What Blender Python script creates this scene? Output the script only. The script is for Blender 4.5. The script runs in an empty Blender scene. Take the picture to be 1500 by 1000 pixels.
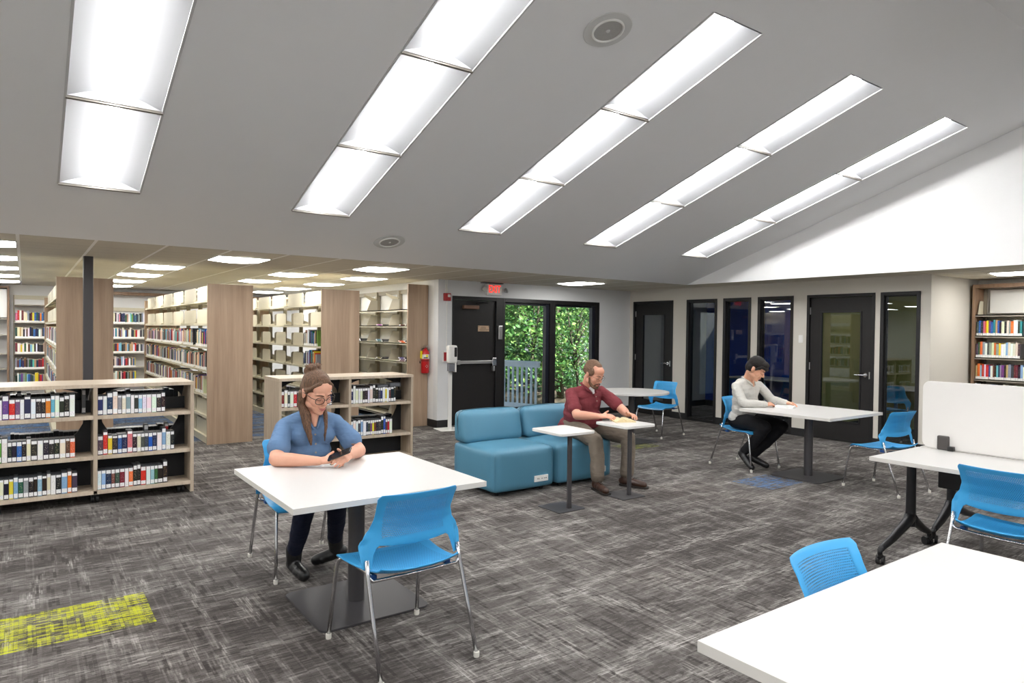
import bpy, bmesh, math, random
from mathutils import Vector, Matrix, Euler
random.seed(7)
PI = math.pi
SC = bpy.context.scene
COL = SC.collection
V = Vector

# ------------------------------------------------------------------ helpers
def lin(c):
    c /= 255.0
    return c / 12.92 if c <= 0.04045 else ((c + 0.055) / 1.055) ** 2.4
def S(r, g, b): return (lin(r), lin(g), lin(b), 1.0)

class MB:
    """collects geometry for one mesh"""
    def __init__(s): s.v = []; s.f = []; s.m = []; s.uv = {}; s.cur = 0
    def add(s, vs, fs, mi=None):
        o = len(s.v); s.v += [tuple(p) for p in vs]
        for f in fs: s.f.append([i + o for i in f]); s.m.append(s.cur if mi is None else mi)
        return o
    def box(s, x0, x1, y0, y1, z0, z1, mi=None):
        s.add([(x0,y0,z0),(x1,y0,z0),(x1,y1,z0),(x0,y1,z0),(x0,y0,z1),(x1,y0,z1),(x1,y1,z1),(x0,y1,z1)],
              [(0,3,2,1),(4,5,6,7),(0,1,5,4),(1,2,6,5),(2,3,7,6),(3,0,4,7)], mi); return s
    def prism(s, poly, z0, z1, mi=None):      # poly in xy, counter-clockwise
        n = len(poly)
        vs = [(x, y, z0) for x, y in poly] + [(x, y, z1) for x, y in poly]
        fs = [tuple(range(n))[::-1], tuple(range(n, 2*n))] + [(i, (i+1) % n, n + (i+1) % n, n + i) for i in range(n)]
        s.add(vs, fs, mi); return s
    def tube(s, pts, r, seg=10, mi=None, closed=False):
        pts = [V(p) for p in pts]; n = len(pts); rr = r if isinstance(r, (list, tuple)) else [r]*n
        vs = []; up = None
        for i, p in enumerate(pts):
            if closed: t = (pts[(i+1) % n] - pts[i-1])
            else: t = (pts[min(i+1, n-1)] - pts[max(i-1, 0)])
            t.normalize()
            if up is None:
                up = V((0,0,1)) if abs(t.z) < .9 else V((1,0,0))
            a = t.cross(up); a.normalize(); b = a.cross(t); b.normalize(); up = b
            for k in range(seg):
                q = 2*PI*k/seg; vs.append(p + (a*math.cos(q) + b*math.sin(q))*rr[i])
        fs = []
        for i in range(n if closed else n-1):
            j = (i+1) % n
            for k in range(seg):
                l = (k+1) % seg; fs.append((i*seg+k, i*seg+l, j*seg+l, j*seg+k))
        if not closed: fs += [tuple(range(seg)), tuple(range((n-1)*seg, n*seg))[::-1]]
        s.add(vs, fs, mi); return s
    def lathe(s, prof, seg=24, c=(0,0), mi=None):   # prof (r,z) from bottom to top
        vs = []; fs = []
        for r, z in prof:
            for k in range(seg):
                q = 2*PI*k/seg; vs.append((c[0]+r*math.cos(q), c[1]+r*math.sin(q), z))
        for i in range(len(prof)-1):
            for k in range(seg):
                l = (k+1) % seg; fs.append((i*seg+k, i*seg+l, (i+1)*seg+l, (i+1)*seg+k))
        fs += [tuple(range(seg))[::-1], tuple(range((len(prof)-1)*seg, len(prof)*seg))]
        s.add(vs, fs, mi); return s
    def quad(s, a, b, c, d, mi=None): s.add([a, b, c, d], [(0,1,2,3)], mi); return s
    def xf(s, M):
        s.v = [tuple(M @ V(p)) for p in s.v]; return s

def rrect(x0, x1, y0, y1, r, n=6):
    out = []
    for cx, cy, a in ((x1-r, y0+r, -90), (x1-r, y1-r, 0), (x0+r, y1-r, 90), (x0+r, y0+r, 180)):
        for k in range(n+1):
            q = math.radians(a + 90*k/n); out.append((cx + r*math.cos(q), cy + r*math.sin(q)))
    return out

def obj(name, mb, mats, parent=None, bevel=0, smooth=False, loc=None, uv=None, seg=2):
    me = bpy.data.meshes.new(name)
    me.from_pydata(mb.v, [], mb.f); me.validate(); me.update()
    if not isinstance(mats, (list, tuple)): mats = [mats]
    for m in mats: me.materials.append(m)
    if len(mb.m) == len(me.polygons): me.polygons.foreach_set('material_index', mb.m)
    bm = bmesh.new(); bm.from_mesh(me); bmesh.ops.recalc_face_normals(bm, faces=bm.faces); bm.to_mesh(me); bm.free()
    if uv:
        l = me.uv_layers.new(name='UVMap')
        for lp in me.loops: l.data[lp.index].uv = uv(me.vertices[lp.vertex_index].co)
    if smooth:
        me.polygons.foreach_set('use_smooth', [True]*len(me.polygons))
        if smooth is not True:
            try: me.set_sharp_from_angle(angle=math.radians(smooth))
            except Exception: pass
    o = bpy.data.objects.new(name, me); COL.objects.link(o)
    if parent: o.parent = parent
    if loc: o.location = loc
    if bevel:
        b = o.modifiers.new('bevel', 'BEVEL'); b.width = bevel; b.segments = seg; b.limit_method = 'ANGLE'; b.angle_limit = math.radians(40)
    return o

def tag(o, label, cat, group=None, kind=None):
    if label: o['label'] = label
    if cat: o['category'] = cat
    if group: o['group'] = group
    if kind: o['kind'] = kind
    return o
def thing(name, label, cat, loc=(0,0,0), rz=0, group=None):
    o = bpy.data.objects.new(name, None); COL.objects.link(o); o.empty_display_size = .1
    o.location = loc; o.rotation_euler = (0,0,rz); return tag(o, label, cat, group)
def struct(name, mb, mats, parent=None, **k):
    o = obj(name, mb, mats, parent, **k)
    if not parent: o['kind'] = 'structure'
    return o
def dup(root, loc, rz, label=None, group=None, rot=None):
    r = root.copy(); COL.objects.link(r); r.location = loc; r.rotation_euler = rot if rot else (0,0,rz)
    if label: r['label'] = label
    if group: r['group'] = group
    for ch in list(root.children):
        c = ch.copy(); COL.objects.link(c); c.parent = r
        for g in list(ch.children):
            d = g.copy(); COL.objects.link(d); d.parent = c
    return r

# ------------------------------------------------------------------ materials
def newmat(name):
    m = bpy.data.materials.new(name); m.use_nodes = True; nt = m.node_tree
    for n in list(nt.nodes): nt.nodes.remove(n)
    out = nt.nodes.new('ShaderNodeOutputMaterial'); return m, nt, out
class N:
    """tiny node-graph helper"""
    def __init__(s, nt): s.nt = nt
    def n(s, t, **k):
        x = s.nt.nodes.new(t)
        for a, b in k.items(): setattr(x, a, b)
        return x
    def put(s, sock, v):
        if isinstance(v, bpy.types.NodeSocket): s.nt.links.new(v, sock)
        else: sock.default_value = v
    def m(s, op, a, b=0.0, c=None, clamp=False):
        x = s.n('ShaderNodeMath', operation=op, use_clamp=clamp); s.put(x.inputs[0], a); s.put(x.inputs[1], b)
        if c is not None: s.put(x.inputs[2], c)
        return x.outputs[0]
    def mix(s, f, a, b, bt='MIX'):
        x = s.n('ShaderNodeMix', data_type='RGBA', blend_type=bt); s.put(x.inputs[0], f); s.put(x.inputs[6], a); s.put(x.inputs[7], b); return x.outputs[2]
    def noise(s, vec, scale, detail=3, rough=.5):
        x = s.n('ShaderNodeTexNoise'); 
        if vec is not None: s.put(x.inputs['Vector'], vec)
        x.inputs['Scale'].default_value = scale; x.inputs['Detail'].default_value = detail; x.inputs['Roughness'].default_value = rough
        return x.outputs[0]
    def map(s, vec, sc=(1,1,1), loc=(0,0,0), rot=(0,0,0)):
        x = s.n('ShaderNodeMapping'); s.put(x.inputs[0], vec); x.inputs[1].default_value = loc; x.inputs[2].default_value = rot; x.inputs[3].default_value = sc; return x.outputs[0]
    def coord(s, k='Object'): return s.n('ShaderNodeTexCoord').outputs[k]
    def ramp(s, f, stops):
        x = s.n('ShaderNodeValToRGB'); s.put(x.inputs[0], f); e = x.color_ramp.elements
        while len(e) < len(stops): e.new(.5)
        for i, (p, c) in enumerate(stops): e[i].position = p; e[i].color = c
        return x.outputs[0]
    def bsdf(s, out, col, rough=.5, metal=0, spec=.5, normal=None, **k):
        b = s.n('ShaderNodeBsdfPrincipled'); s.put(b.inputs['Base Color'], col); s.put(b.inputs['Roughness'], rough); s.put(b.inputs['Metallic'], metal)
        b.inputs['Specular IOR Level'].default_value = spec
        if normal is not None: s.nt.links.new(normal, b.inputs['Normal'])
        for a, v in k.items(): s.put(b.inputs[a], v)
        if out is not None: s.nt.links.new(b.outputs[0], out.inputs[0])
        return b
    def bump(s, h, strength=.3, dist=.01):
        b = s.n('ShaderNodeBump'); b.inputs['Strength'].default_value = strength; b.inputs['Distance'].default_value = dist; s.put(b.inputs['Height'], h); return b.outputs[0]

def simple(name, c, rough=.5, metal=0, spec=.5, var=.06, scale=6, bump=0, bscale=60, coat=0):
    m, nt, out = newmat(name); g = N(nt); co = g.coord()
    f = g.noise(co, scale, 3)
    d = tuple(min(1, x*(1-var)) for x in c[:3]) + (1,); u = tuple(min(1, x*(1+var)) for x in c[:3]) + (1,)
    col = g.mix(f, d, u)
    nm = g.bump(g.noise(co, bscale, 4), bump) if bump else None
    b = g.bsdf(out, col, rough, metal, spec, nm)
    if coat: b.inputs['Coat Weight'].default_value = coat
    return m

def wood(name, c0, c1, scale=(14, 14, 1.1), rough=.45):
    m, nt, out = newmat(name); g = N(nt); co = g.map(g.coord(), scale)
    a = g.noise(co, 1.6, 5, .6); b = g.noise(g.map(g.coord(), tuple(x*5 for x in scale)), 1.6, 4, .6)
    f = g.m('ADD', g.m('MULTIPLY', a, .7), g.m('MULTIPLY', b, .3))
    col = g.ramp(f, [(.33, c0), (.5, tuple((x+y)/2 for x, y in zip(c0, c1))), (.68, c1)])
    g.bsdf(out, col, rough, 0, .35, g.bump(b, .05)); return m

M = {}
M['wall_cool'] = simple('wall_paint_cool_white', S(222,223,224), .85, var=.01, bump=.03, bscale=300)
M['wall_white'] = simple('wall_paint_white', S(232,232,231), .85, var=.01, bump=.03, bscale=300)
M['wall_warm'] = simple('wall_paint_warm_grey', S(208,203,193), .85, var=.01, bump=.03, bscale=300)
M['gable'] = simple('gable_paint_white', S(250,250,250), .9, var=.01)
M['slope'] = simple('ceiling_paint_matte', S(236,236,236), .95, var=.01)
M['base'] = simple('baseboard_black', S(24,24,25), .6, var=.05)
M['frame'] = simple('door_frame_black', S(26,25,26), .42, var=.08, spec=.4)
M['door'] = simple('door_black_woodgrain', S(31,29,29), .5, var=.15, scale=30, spec=.35)
M['navy'] = simple('window_mullion_dark_blue_black', S(24,27,38), .35)
M['white_top'] = simple('white_laminate', S(208,206,203), .35, var=.008, spec=.4)
M['edge'] = simple('laminate_edge_band', S(214,211,205), .5, var=.02)
M['dark_metal'] = simple('charcoal_powder_coat', S(68,66,68), .45, .2, var=.04, bump=.03, bscale=400)
M['black_metal'] = simple('black_powder_coat', S(26,26,28), .4, .1, var=.05)
M['chrome'] = simple('chrome_tube', S(205,205,208), .2, 1.0, var=.02)
M['satin'] = simple('satin_steel', S(190,190,190), .3, 1.0, var=.03)
M['glide'] = simple('white_chair_glide', S(225,222,212), .5)
M['bumper'] = simple('dark_blue_seat_bumper', S(16,66,128), .4)
M['beige'] = simple('beige_enamelled_shelf_steel', S(205,198,176), .45, var=.02, spec=.4)
M['beige_dk'] = simple('taupe_upright_steel', S(150,142,124), .5, var=.03)
M['grey_shelf'] = simple('grey_beige_shelf_steel', S(178,172,158), .5, var=.03)
M['panel'] = wood('walnut_laminate_end_panel', S(150,126,106), S(184,160,136), (7,7,.30))
M['oak'] = wood('greige_oak_laminate', S(176,158,138), S(208,194,174), (9,30,2.2))
M['oak_v'] = wood('greige_oak_laminate_upright', S(166,148,128), S(196,182,162), (16,16,1.0))
M['brown_frame'] = wood('brown_wood_case_frame', S(126,98,78), S(156,128,104), (12,12,.8))
M['black_panel'] = simple('black_back_panel', S(22,23,27), .55, var=.1)
M['caster'] = simple('black_rubber_caster', S(18,18,19), .5)
M['vinyl'] = simple('teal_blue_vinyl', S(78,128,152), .42, var=.05, scale=3, spec=.35, bump=.04, bscale=200)
M['red'] = simple('fire_red_enamel', S(190,22,28), .35, var=.03)
M['red_dk'] = simple('alarm_red_plastic', S(165,30,36), .4)
M['yellow_tag'] = simple('yellow_tag', S(240,226,30), .6)
M['white_pl'] = simple('white_plastic', S(232,231,227), .4, var=.01)
M['grey_pl'] = simple('grey_plastic_tray', S(112,114,120), .45)
M['black_gl'] = simple('black_gloss_window', S(14,14,16), .15)
M['bronze'] = simple('bronze_door_closer', S(118,88,70), .4, .3)
M['gold'] = simple('gold_sign_plate', S(196,168,140), .4, .3)
M['ink'] = simple('dark_ink', S(40,34,30), .6)
M['black_pl'] = simple('black_plastic', S(20,20,21), .4)
M['deck_paint'] = simple('painted_deck_rail_blue_grey', S(214,224,236), .6, var=.05)
M['post_wood'] = wood('raw_timber_post', S(180,146,92), S(214,184,130), (20,20,2))
M['bark'] = simple('tree_bark', S(86,78,66), .9, var=.4, scale=14, bump=.6, bscale=20)
M['mulch'] = simple('forest_floor_mulch', S(96,84,72), .95, var=.5, scale=18, bump=.6, bscale=30)
M['blue_wall'] = simple('study_room_blue_paint', S(20,66,168), .8, var=.02)
M['green_wall'] = simple('study_room_olive_paint', S(136,138,80), .8, var=.02)
M['table_blue'] = simple('blue_table_leg', S(32,110,160), .4)
M['screen'] = simple('frosted_white_acrylic', S(226,223,219), .55, var=.01)
M['screen_edge'] = simple('acrylic_edge', S(205,206,204), .3, var=.01)
M['clamp'] = simple('dark_grey_screen_clamp', S(78,74,72), .4, .4)
M['paper'] = simple('book_page_paper', S(238,232,214), .8, var=.05, scale=40)
M['page_edge'] = simple('book_page_edge_cream', S(222,204,160), .8, var=.1, scale=80)
M['white_paper'] = simple('white_page_paper', S(232,232,230), .8, var=.05, scale=40)
M['phone'] = simple('black_phone_glass', S(22,22,25), .15)
M['pen'] = simple('silver_pen', S(150,150,155), .3, .6)
M['speaker_grille'] = simple('speaker_grille_grey', S(168,166,162), .6, var=.15, scale=120)
M['trim_ring'] = simple('speaker_trim_ring', S(206,206,204), .6, var=.01)
M['light_frame'] = simple('light_frame_white', S(200,200,200), .5, var=.01)
M['light_bar'] = simple('light_divider_taupe', S(120,114,106), .5)
M['reflector'] = simple('light_reflector_white', S(186,187,190), .6, var=.005)

def emat(name, c, st):
    m, nt, out = newmat(name); g = N(nt)
    e = g.n('ShaderNodeEmission'); e.inputs[0].default_value = c; e.inputs[1].default_value = st; nt.links.new(e.outputs[0], out.inputs[0]); return m
LIGHT_A = 38.0; LIGHT_B = 17.0
M['lens'] = emat('slope_light_lens', (1, .995, .985, 1), LIGHT_A)
M['lens2'] = emat('ceiling_light_lens', (1, .985, .95, 1), LIGHT_B)
M['fill_lens'] = emat('study_room_fill_lens', (1, .985, .95, 1), 3.2)  # emission of the fill lamps added in the study rooms
M['exit_red'] = emat('lit_exit_letters', (1, .035, .02, 1), 1.3)

def glassmat(name, tint=(1,1,1,1), ior=1.5, rough=0.0):
    m, nt, out = newmat(name); g = N(nt)
    t = g.n('ShaderNodeBsdfTransparent'); t.inputs[0].default_value = tint
    gl = g.n('ShaderNodeBsdfGlossy'); gl.inputs['Roughness'].default_value = rough
    fr = g.n('ShaderNodeFresnel'); bf = g.n('ShaderNodeNewGeometry').outputs['Backfacing']; g.put(fr.inputs[0], g.m('ADD', g.m('MULTIPLY', bf, 1/ior-ior), ior))
    mx = g.n('ShaderNodeMixShader'); nt.links.new(fr.outputs[0], mx.inputs[0]); nt.links.new(t.outputs[0], mx.inputs[1]); nt.links.new(gl.outputs[0], mx.inputs[2])
    nt.links.new(mx.outputs[0], out.inputs[0]); return m
M['glass'] = glassmat('window_glass', (.94,.97,.96,1), 1.45)
M['glass_in'] = glassmat('interior_glass', (.80,.84,.85,1), 1.75)
M['spec_lens'] = glassmat('spectacle_lens', (.985,.985,1,1), 1.12)

def suspended():
    m, nt, out = newmat('suspended_ceiling_tiles'); g = N(nt); co = g.coord('Object')
    sp = g.n('ShaderNodeSeparateXYZ'); nt.links.new(co, sp.inputs[0])
    def line(s, off, w):
        a = g.m('PINGPONG', g.m('ADD', s, off), .305)
        return g.m('LESS_THAN', a, w)
    lx = line(sp.outputs[0], .05, .014); ly = line(sp.outputs[1], .20-.02, .006)
    tile = g.mix(g.noise(co, 40, 4, .7), S(204,197,180), S(222,215,199))
    groove = g.m('LESS_THAN', g.m('PINGPONG', g.m('ADD', sp.outputs[1], .18), .1525), .006)
    c = g.mix(g.m('MULTIPLY', groove, .25), tile, S(150,144,130))
    c = g.mix(ly, c, S(172,166,152)); c = g.mix(lx, c, S(252,250,244))
    g.bsdf(out, c, .9, 0, .2, g.bump(g.m('ADD', lx, ly), .2)); return m
M['tiles'] = suspended()

def carpet():
    m, nt, out = newmat('woven_carpet_tiles'); g = N(nt); co = g.coord('Object')
    sp = g.n('ShaderNodeSeparateXYZ'); nt.links.new(co, sp.inputs[0]); X, Y = sp.outputs[0], sp.outputs[1]
    def brick(vec, w, h, seed):
        b = g.n('ShaderNodeTexBrick'); b.offset = .37; b.offset_frequency = 2
        nt.links.new(g.map(vec, loc=(seed, seed*.7, 0)), b.inputs['Vector'])
        b.inputs['Scale'].default_value = 1; b.inputs['Color1'].default_value = (0,0,0,1); b.inputs['Color2'].default_value = (1,1,1,1)
        b.inputs['Mortar Size'].default_value = .0012; b.inputs['Mortar'].default_value = (0.1,.1,.1,1)
        b.inputs['Brick Width'].default_value = w; b.inputs['Row Height'].default_value = h; b.inputs['Bias'].default_value = 0
        return b.outputs[0]
    warp = g.n('ShaderNodeVectorMath', operation='ADD')
    nt.links.new(co, warp.inputs[0])
    wn = g.n('ShaderNodeTexNoise'); wn.inputs['Scale'].default_value = 40; wn.inputs['Detail'].default_value = 3
    nt.links.new(co, wn.inputs['Vector'])
    ws = g.n('ShaderNodeVectorMath', operation='SCALE'); nt.links.new(wn.outputs['Color'], ws.inputs[0]); ws.inputs['Scale'].default_value = .0022
    nt.links.new(ws.outputs[0], warp.inputs[1]); wv = warp.outputs[0]
    rot = g.map(wv, rot=(0, 0, PI/2))
    a = brick(wv, .105, .0165, 3.1); a2 = brick(wv, .052, .011, 9.7); b = brick(rot, .13, .019, 5.3); b2 = brick(rot, .3, .012, 15.3)
    big = g.noise(g.map(co, (1.3, 5.5, 1)), 1.0, 4, .62)
    big2 = g.noise(g.map(co, (7, 1.6, 1)), 1.0, 3, .6)
    area = g.noise(g.map(co, (.55, 1.0, 1)), 1.0, 3, .5)
    fa = g.m('MULTIPLY', a, g.ramp(big, [(.40, (0,0,0,1)), (.60, (1,1,1,1))]))
    fb = g.m('MULTIPLY', b, g.ramp(big2, [(.46, (0,0,0,1)), (.66, (1,1,1,1))]))
    fb2 = g.m('GREATER_THAN', b2, .9)
    base = g.m('ADD', g.m('MULTIPLY', a2, .20), g.m('MULTIPLY', fa, .36))
    base = g.m('ADD', base, g.m('MULTIPLY', fb, .28)); base = g.m('ADD', base, g.m('MULTIPLY', g.m('SUBTRACT', area, .5), .55))
    base = g.m('ADD', base, g.m('MULTIPLY', fb2, .10))
    cr = brick(wv, .062, .0085, 21.7); cr2 = brick(rot, .075, .010, 33.1)
    hi = g.m('MULTIPLY', g.m('GREATER_THAN', cr, .62), g.ramp(big, [(.47, (0,0,0,1)), (.62, (1,1,1,1))]))
    hi2 = g.m('MULTIPLY', g.m('GREATER_THAN', cr2, .72), g.ramp(big2, [(.52, (0,0,0,1)), (.66, (1,1,1,1))]))
    base = g.m('ADD', base, g.m('MULTIPLY', g.m('MAXIMUM', hi, hi2), .36))
    dark = g.m('LESS_THAN', b, .10); base = g.m('SUBTRACT', base, g.m('MULTIPLY', dark, .12))
    fine = g.noise(co, 420, 2, .8)
    base = g.m('ADD', base, g.m('MULTIPLY', g.m('SUBTRACT', fine, .5), .75))
    col = g.ramp(base, [(.0, S(64,60,58)), (.22, S(96,92,89)), (.50, S(128,124,120)), (.98, S(174,170,165))])
    warmf = g.ramp(g.noise(g.map(co, (.5, .9, 1), loc=(3,1,0)), 1.0, 3), [(.52, (0,0,0,1)), (.68, (1,1,1,1))])
    col = g.mix(g.m('MULTIPLY', warmf, .35), col, g.mix(.5, col, S(140,100,84), 'MULTIPLY'))
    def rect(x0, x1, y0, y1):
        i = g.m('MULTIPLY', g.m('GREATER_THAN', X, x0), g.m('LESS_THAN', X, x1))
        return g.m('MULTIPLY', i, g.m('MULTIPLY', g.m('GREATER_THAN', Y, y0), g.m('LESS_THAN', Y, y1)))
    pat = g.m('ADD', g.m('MULTIPLY', a, .4), g.m('MULTIPLY', b, .25)); pat = g.m('ADD', pat, g.m('MULTIPLY', cr, .35)); pat = g.m('ADD', pat, g.m('MULTIPLY', g.m('SUBTRACT', fine, .5), 1.6))
    def tint(col, r, c, lo=.30, hi=.42, k=1.0):
        f = g.m('MULTIPLY', g.m('MULTIPLY', g.ramp(pat, [(lo, (0,0,0,1)), (hi, (1,1,1,1))]), r), k)
        return g.mix(f, col, g.mix(.35, c, g.mix(1.0, c, col, 'MULTIPLY')))
    wx, wy = .012, .0
    col = tint(col, rect(-.6, .575, 4.10, 4.60), S(214,218,44), .36, .60)
    col = tint(col, rect(6.12, 6.74, 4.05, 4.52), S(86,140,200), .40, .66)
    col = tint(col, rect(5.3, 6.3, 8.3, 8.9), S(110,160,170), .5, .65, .5)
    col = tint(col, rect(6.6, 7.2, 6.5, 6.9), S(170,180,60), .45, .6, .8)
    st = g.ramp(g.noise(g.map(co, (.5, 3.2, 1)), 1.0, 3, .6), [(.42, (0,0,0,1)), (.56, (1,1,1,1))])
    stack = g.m('MULTIPLY', g.m('MULTIPLY', rect(-5, 5.4, 10.3, 17.5), st), g.ramp(pat, [(.3, (0,0,0,1)), (.45, (1,1,1,1))]))
    col = g.mix(g.m('MULTIPLY', stack, .8), col, S(58,112,168))
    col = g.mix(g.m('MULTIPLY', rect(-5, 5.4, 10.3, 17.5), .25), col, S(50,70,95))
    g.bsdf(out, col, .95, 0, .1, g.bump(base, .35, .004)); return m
M['carpet'] = carpet()

def objcolor(name, kind):
    """spines: the object's own colour, a white call number sticker, a light band (uses the object's own 0..1 box)"""
    m, nt, out = newmat(name); g = N(nt); oi = g.n('ShaderNodeObjectInfo'); ge = g.coord('Generated')
    sp = g.n('ShaderNodeSeparateXYZ'); nt.links.new(ge, sp.inputs[0]); z = sp.outputs[2]; x = sp.outputs[0]
    c = oi.outputs['Color']; rnd = oi.outputs['Random']
    if kind == 'cover': g.bsdf(out, c, .45); return m
    ofs = g.n('ShaderNodeCombineXYZ'); nt.links.new(g.m('MULTIPLY', rnd, 37), ofs.inputs[0]); nt.links.new(g.m('MULTIPLY', rnd, 91), ofs.inputs[2])
    va = g.n('ShaderNodeVectorMath', operation='ADD'); nt.links.new(ge, va.inputs[0]); nt.links.new(ofs.outputs[0], va.inputs[1])
    nz = g.noise(g.map(va.outputs[0], (5, 0, 26)), 1.0, 2, .6)
    txt = g.m('GREATER_THAN', nz, .60)
    alt = g.ramp(rnd, [(0, S(245,240,230)), (.35, S(230,200,60)), (.6, S(240,240,240)), (.8, S(30,30,34))])
    mid = g.m('MULTIPLY', g.m('GREATER_THAN', x, .22), g.m('LESS_THAN', x, .78))
    zz = g.m('MULTIPLY', g.m('GREATER_THAN', z, .30), g.m('LESS_THAN', z, .88))
    col = g.mix(g.m('MULTIPLY', g.m('MULTIPLY', txt, mid), g.m('MULTIPLY', zz, .5)), c, alt)
    if kind == 'book':
        st = g.m('LESS_THAN', z, .17); col = g.mix(st, col, S(240,240,238))
        lt = g.m('MULTIPLY', g.m('GREATER_THAN', g.noise(g.map(va.outputs[0], (9,1,60)), 1.0, 1), .62), st)
        col = g.mix(g.m('MULTIPLY', lt, .6), col, S(70,70,74))
    else:
        edge = g.m('GREATER_THAN', g.m('ABSOLUTE', g.m('SUBTRACT', x, .5)), .42)
        hb = g.m('ADD', .76, g.m('MULTIPLY', g.m('FRACT', g.m('MULTIPLY', rnd, 7.3)), .10))
        col = g.mix(g.m('GREATER_THAN', z, hb), col, S(242,242,242))
        st = g.m('MULTIPLY', g.m('LESS_THAN', z, .24), g.m('GREATER_THAN', z, .05)); col = g.mix(st, col, S(246,246,246))
        lt = g.m('MULTIPLY', g.m('GREATER_THAN', g.noise(g.map(va.outputs[0], (6,1,50)), 1.0, 1), .6), st)
        col = g.mix(g.m('MULTIPLY', g.m('MULTIPLY', lt, mid), .6), col, S(70,70,74))
        col = g.mix(g.m('GREATER_THAN', z, .955), col, S(60,60,64))
        col = g.mix(edge, col, g.mix(.5, c, S(26,26,30)))
    g.bsdf(out, col, .35); return m
M['book_spine'] = objcolor('book_spine', 'book'); M['book_cover'] = objcolor('book_cover', 'cover'); M['case_spine'] = objcolor('media_case_spine', 'case')
M['case_black'] = simple('media_case_black_plastic', S(30,31,34), .3, var=.1)
M['case_grey'] = simple('media_case_grey_top', S(92,94,98), .4, var=.2, scale=60)

def perforated(name, c, pitch, rad, alpha, u0, u1, v0, v1, dark=None, curve=0.0):
    m, nt, out = newmat(name); g = N(nt); uv = g.coord('UV'); sp = g.n('ShaderNodeSeparateXYZ'); nt.links.new(uv, sp.inputs[0])
    u, v = sp.outputs[0], sp.outputs[1]
    vr = g.m('DIVIDE', v, pitch*.866); row = g.m('FLOOR', vr)
    sh = g.m('MULTIPLY', g.m('MODULO', row, 2.0), .5)
    uu = g.m('SUBTRACT', g.m('FRACT', g.m('ADD', g.m('DIVIDE', u, pitch), g.m('ADD', sh, 100.0))), .5)
    vv = g.m('MULTIPLY', g.m('SUBTRACT', g.m('FRACT', vr), .5), .866)
    d = g.m('SQRT', g.m('ADD', g.m('MULTIPLY', uu, uu), g.m('MULTIPLY', vv, vv)))
    hole = g.m('LESS_THAN', d, rad/pitch)
    i = g.m('MULTIPLY', g.m('GREATER_THAN', u, u0), g.m('LESS_THAN', u, u1))
    i = g.m('MULTIPLY', i, g.m('MULTIPLY', g.m('GREATER_THAN', v, v0), g.m('LESS_THAN', v, v1)))
    hole = g.m('MULTIPLY', hole, i)
    f = g.noise(g.coord(), 5, 2); col = g.mix(f, tuple(x*.97 for x in c[:3])+(1,), c)
    if alpha:
        b = g.bsdf(None, col, .38, 0, .45); t = g.n('ShaderNodeBsdfTransparent'); mx = g.n('ShaderNodeMixShader')
        nt.links.new(hole, mx.inputs[0]); nt.links.new(b.outputs[0], mx.inputs[1]); nt.links.new(t.outputs[0], mx.inputs[2]); nt.links.new(mx.outputs[0], out.inputs[0])
    else:
        col = g.mix(hole, col, dark); g.bsdf(out, col, .38, 0, .45)
    return m
BLUE = S(60,160,218)
M['chair_back'] = perforated('chair_blue_perforated_back', BLUE,   .0098, .0031, True, -.168, .168, .607, .795)
M['chair_seat'] = perforated('chair_blue_perforated_seat', BLUE, .0098, .0026, False, -.19, .19, -.19, .17, S(14,96,160))

# ------------------------------------------------------------------ room shell (metres; camera stands over the origin)
CH = 2.415; YE = 7.72; SLP = math.tan(math.radians(18.04)); YR = 2.18; ZR = CH + SLP*(YE-YR); YF = YR - (YE-YR)
XG = 9.14; XR = 9.77; YB = 9.70; XL = -4.2; YFAR = 17.3; XW = 5.40; XJ = 11.32; YJ = 4.08
def zs(y): return ZR - SLP*abs(y-YR)

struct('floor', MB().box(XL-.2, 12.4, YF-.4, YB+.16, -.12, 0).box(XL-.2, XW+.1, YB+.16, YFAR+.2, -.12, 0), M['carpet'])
# flat tiled ceilings
b = MB()
b.box(XL, XW+.1, YE, YFAR+.1, CH, CH+.1).box(XW+.1, XR+.1, YE, YB+.1, CH, CH+.1)
b.box(XG, 12.4, YF-.4, YE, CH, CH+.1).box(XR+.1, 12.4, YE, YB+.1, CH, CH+.1)
struct('ceiling', b, M['tiles'])
# sloped plaster ceilings, with an opening for every light module
strips = [-3.55, -1.66, .225, 2.105, 3.99, 5.885, 7.795]; SW = .575
mods = [3.155, 4.345, 5.535, 6.705]
def slope_mesh(sign):
    b = MB()
    P = lambda x, y: (x, YR + sign*(y-YR), zs(y))
    xs = [XL]
    for s in strips: xs += [s, s+SW]
    xs.append(XG)
    for i in range(len(xs)-1):
        rng = [(YR, 3.155), (6.705, YE)] if i % 2 else [(YR, YE)]
        for (a, c) in rng:
            q = [P(xs[i], a), P(xs[i+1], a), P(xs[i+1], c), P(xs[i], c)]
            top = [(p[0], p[1], p[2]+.02) for p in q]
            b.add(q + top, [(0,1,2,3),(7,6,5,4),(0,4,5,1),(1,5,6,2),(2,6,7,3),(3,7,4,0)])
    return b
struct('ceiling', slope_mesh(1), M['slope']); struct('ceiling', slope_mesh(-1), M['slope'])
# unseen roof sheet added over the ceilings so no daylight leaks in
b = MB()
b.add([(XL-.3,YF-.4,CH+.5),(13,YF-.4,CH+.5),(13,YR,ZR+.6),(XL-.3,YR,ZR+.6),(13,YB+.5,CH+.45),(XL-.3,YB+.5,CH+.45)], [(0,1,2,3),(3,2,4,5)])
b.add([(XL-.3,YB+.5,CH+.45),(XW+.2,YB+.5,CH+.45),(XW+.2,YFAR+.3,CH+.45),(XL-.3,YFAR+.3,CH+.45)], [(0,1,2,3)])
struct('ceiling', b, M['base'])
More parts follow.
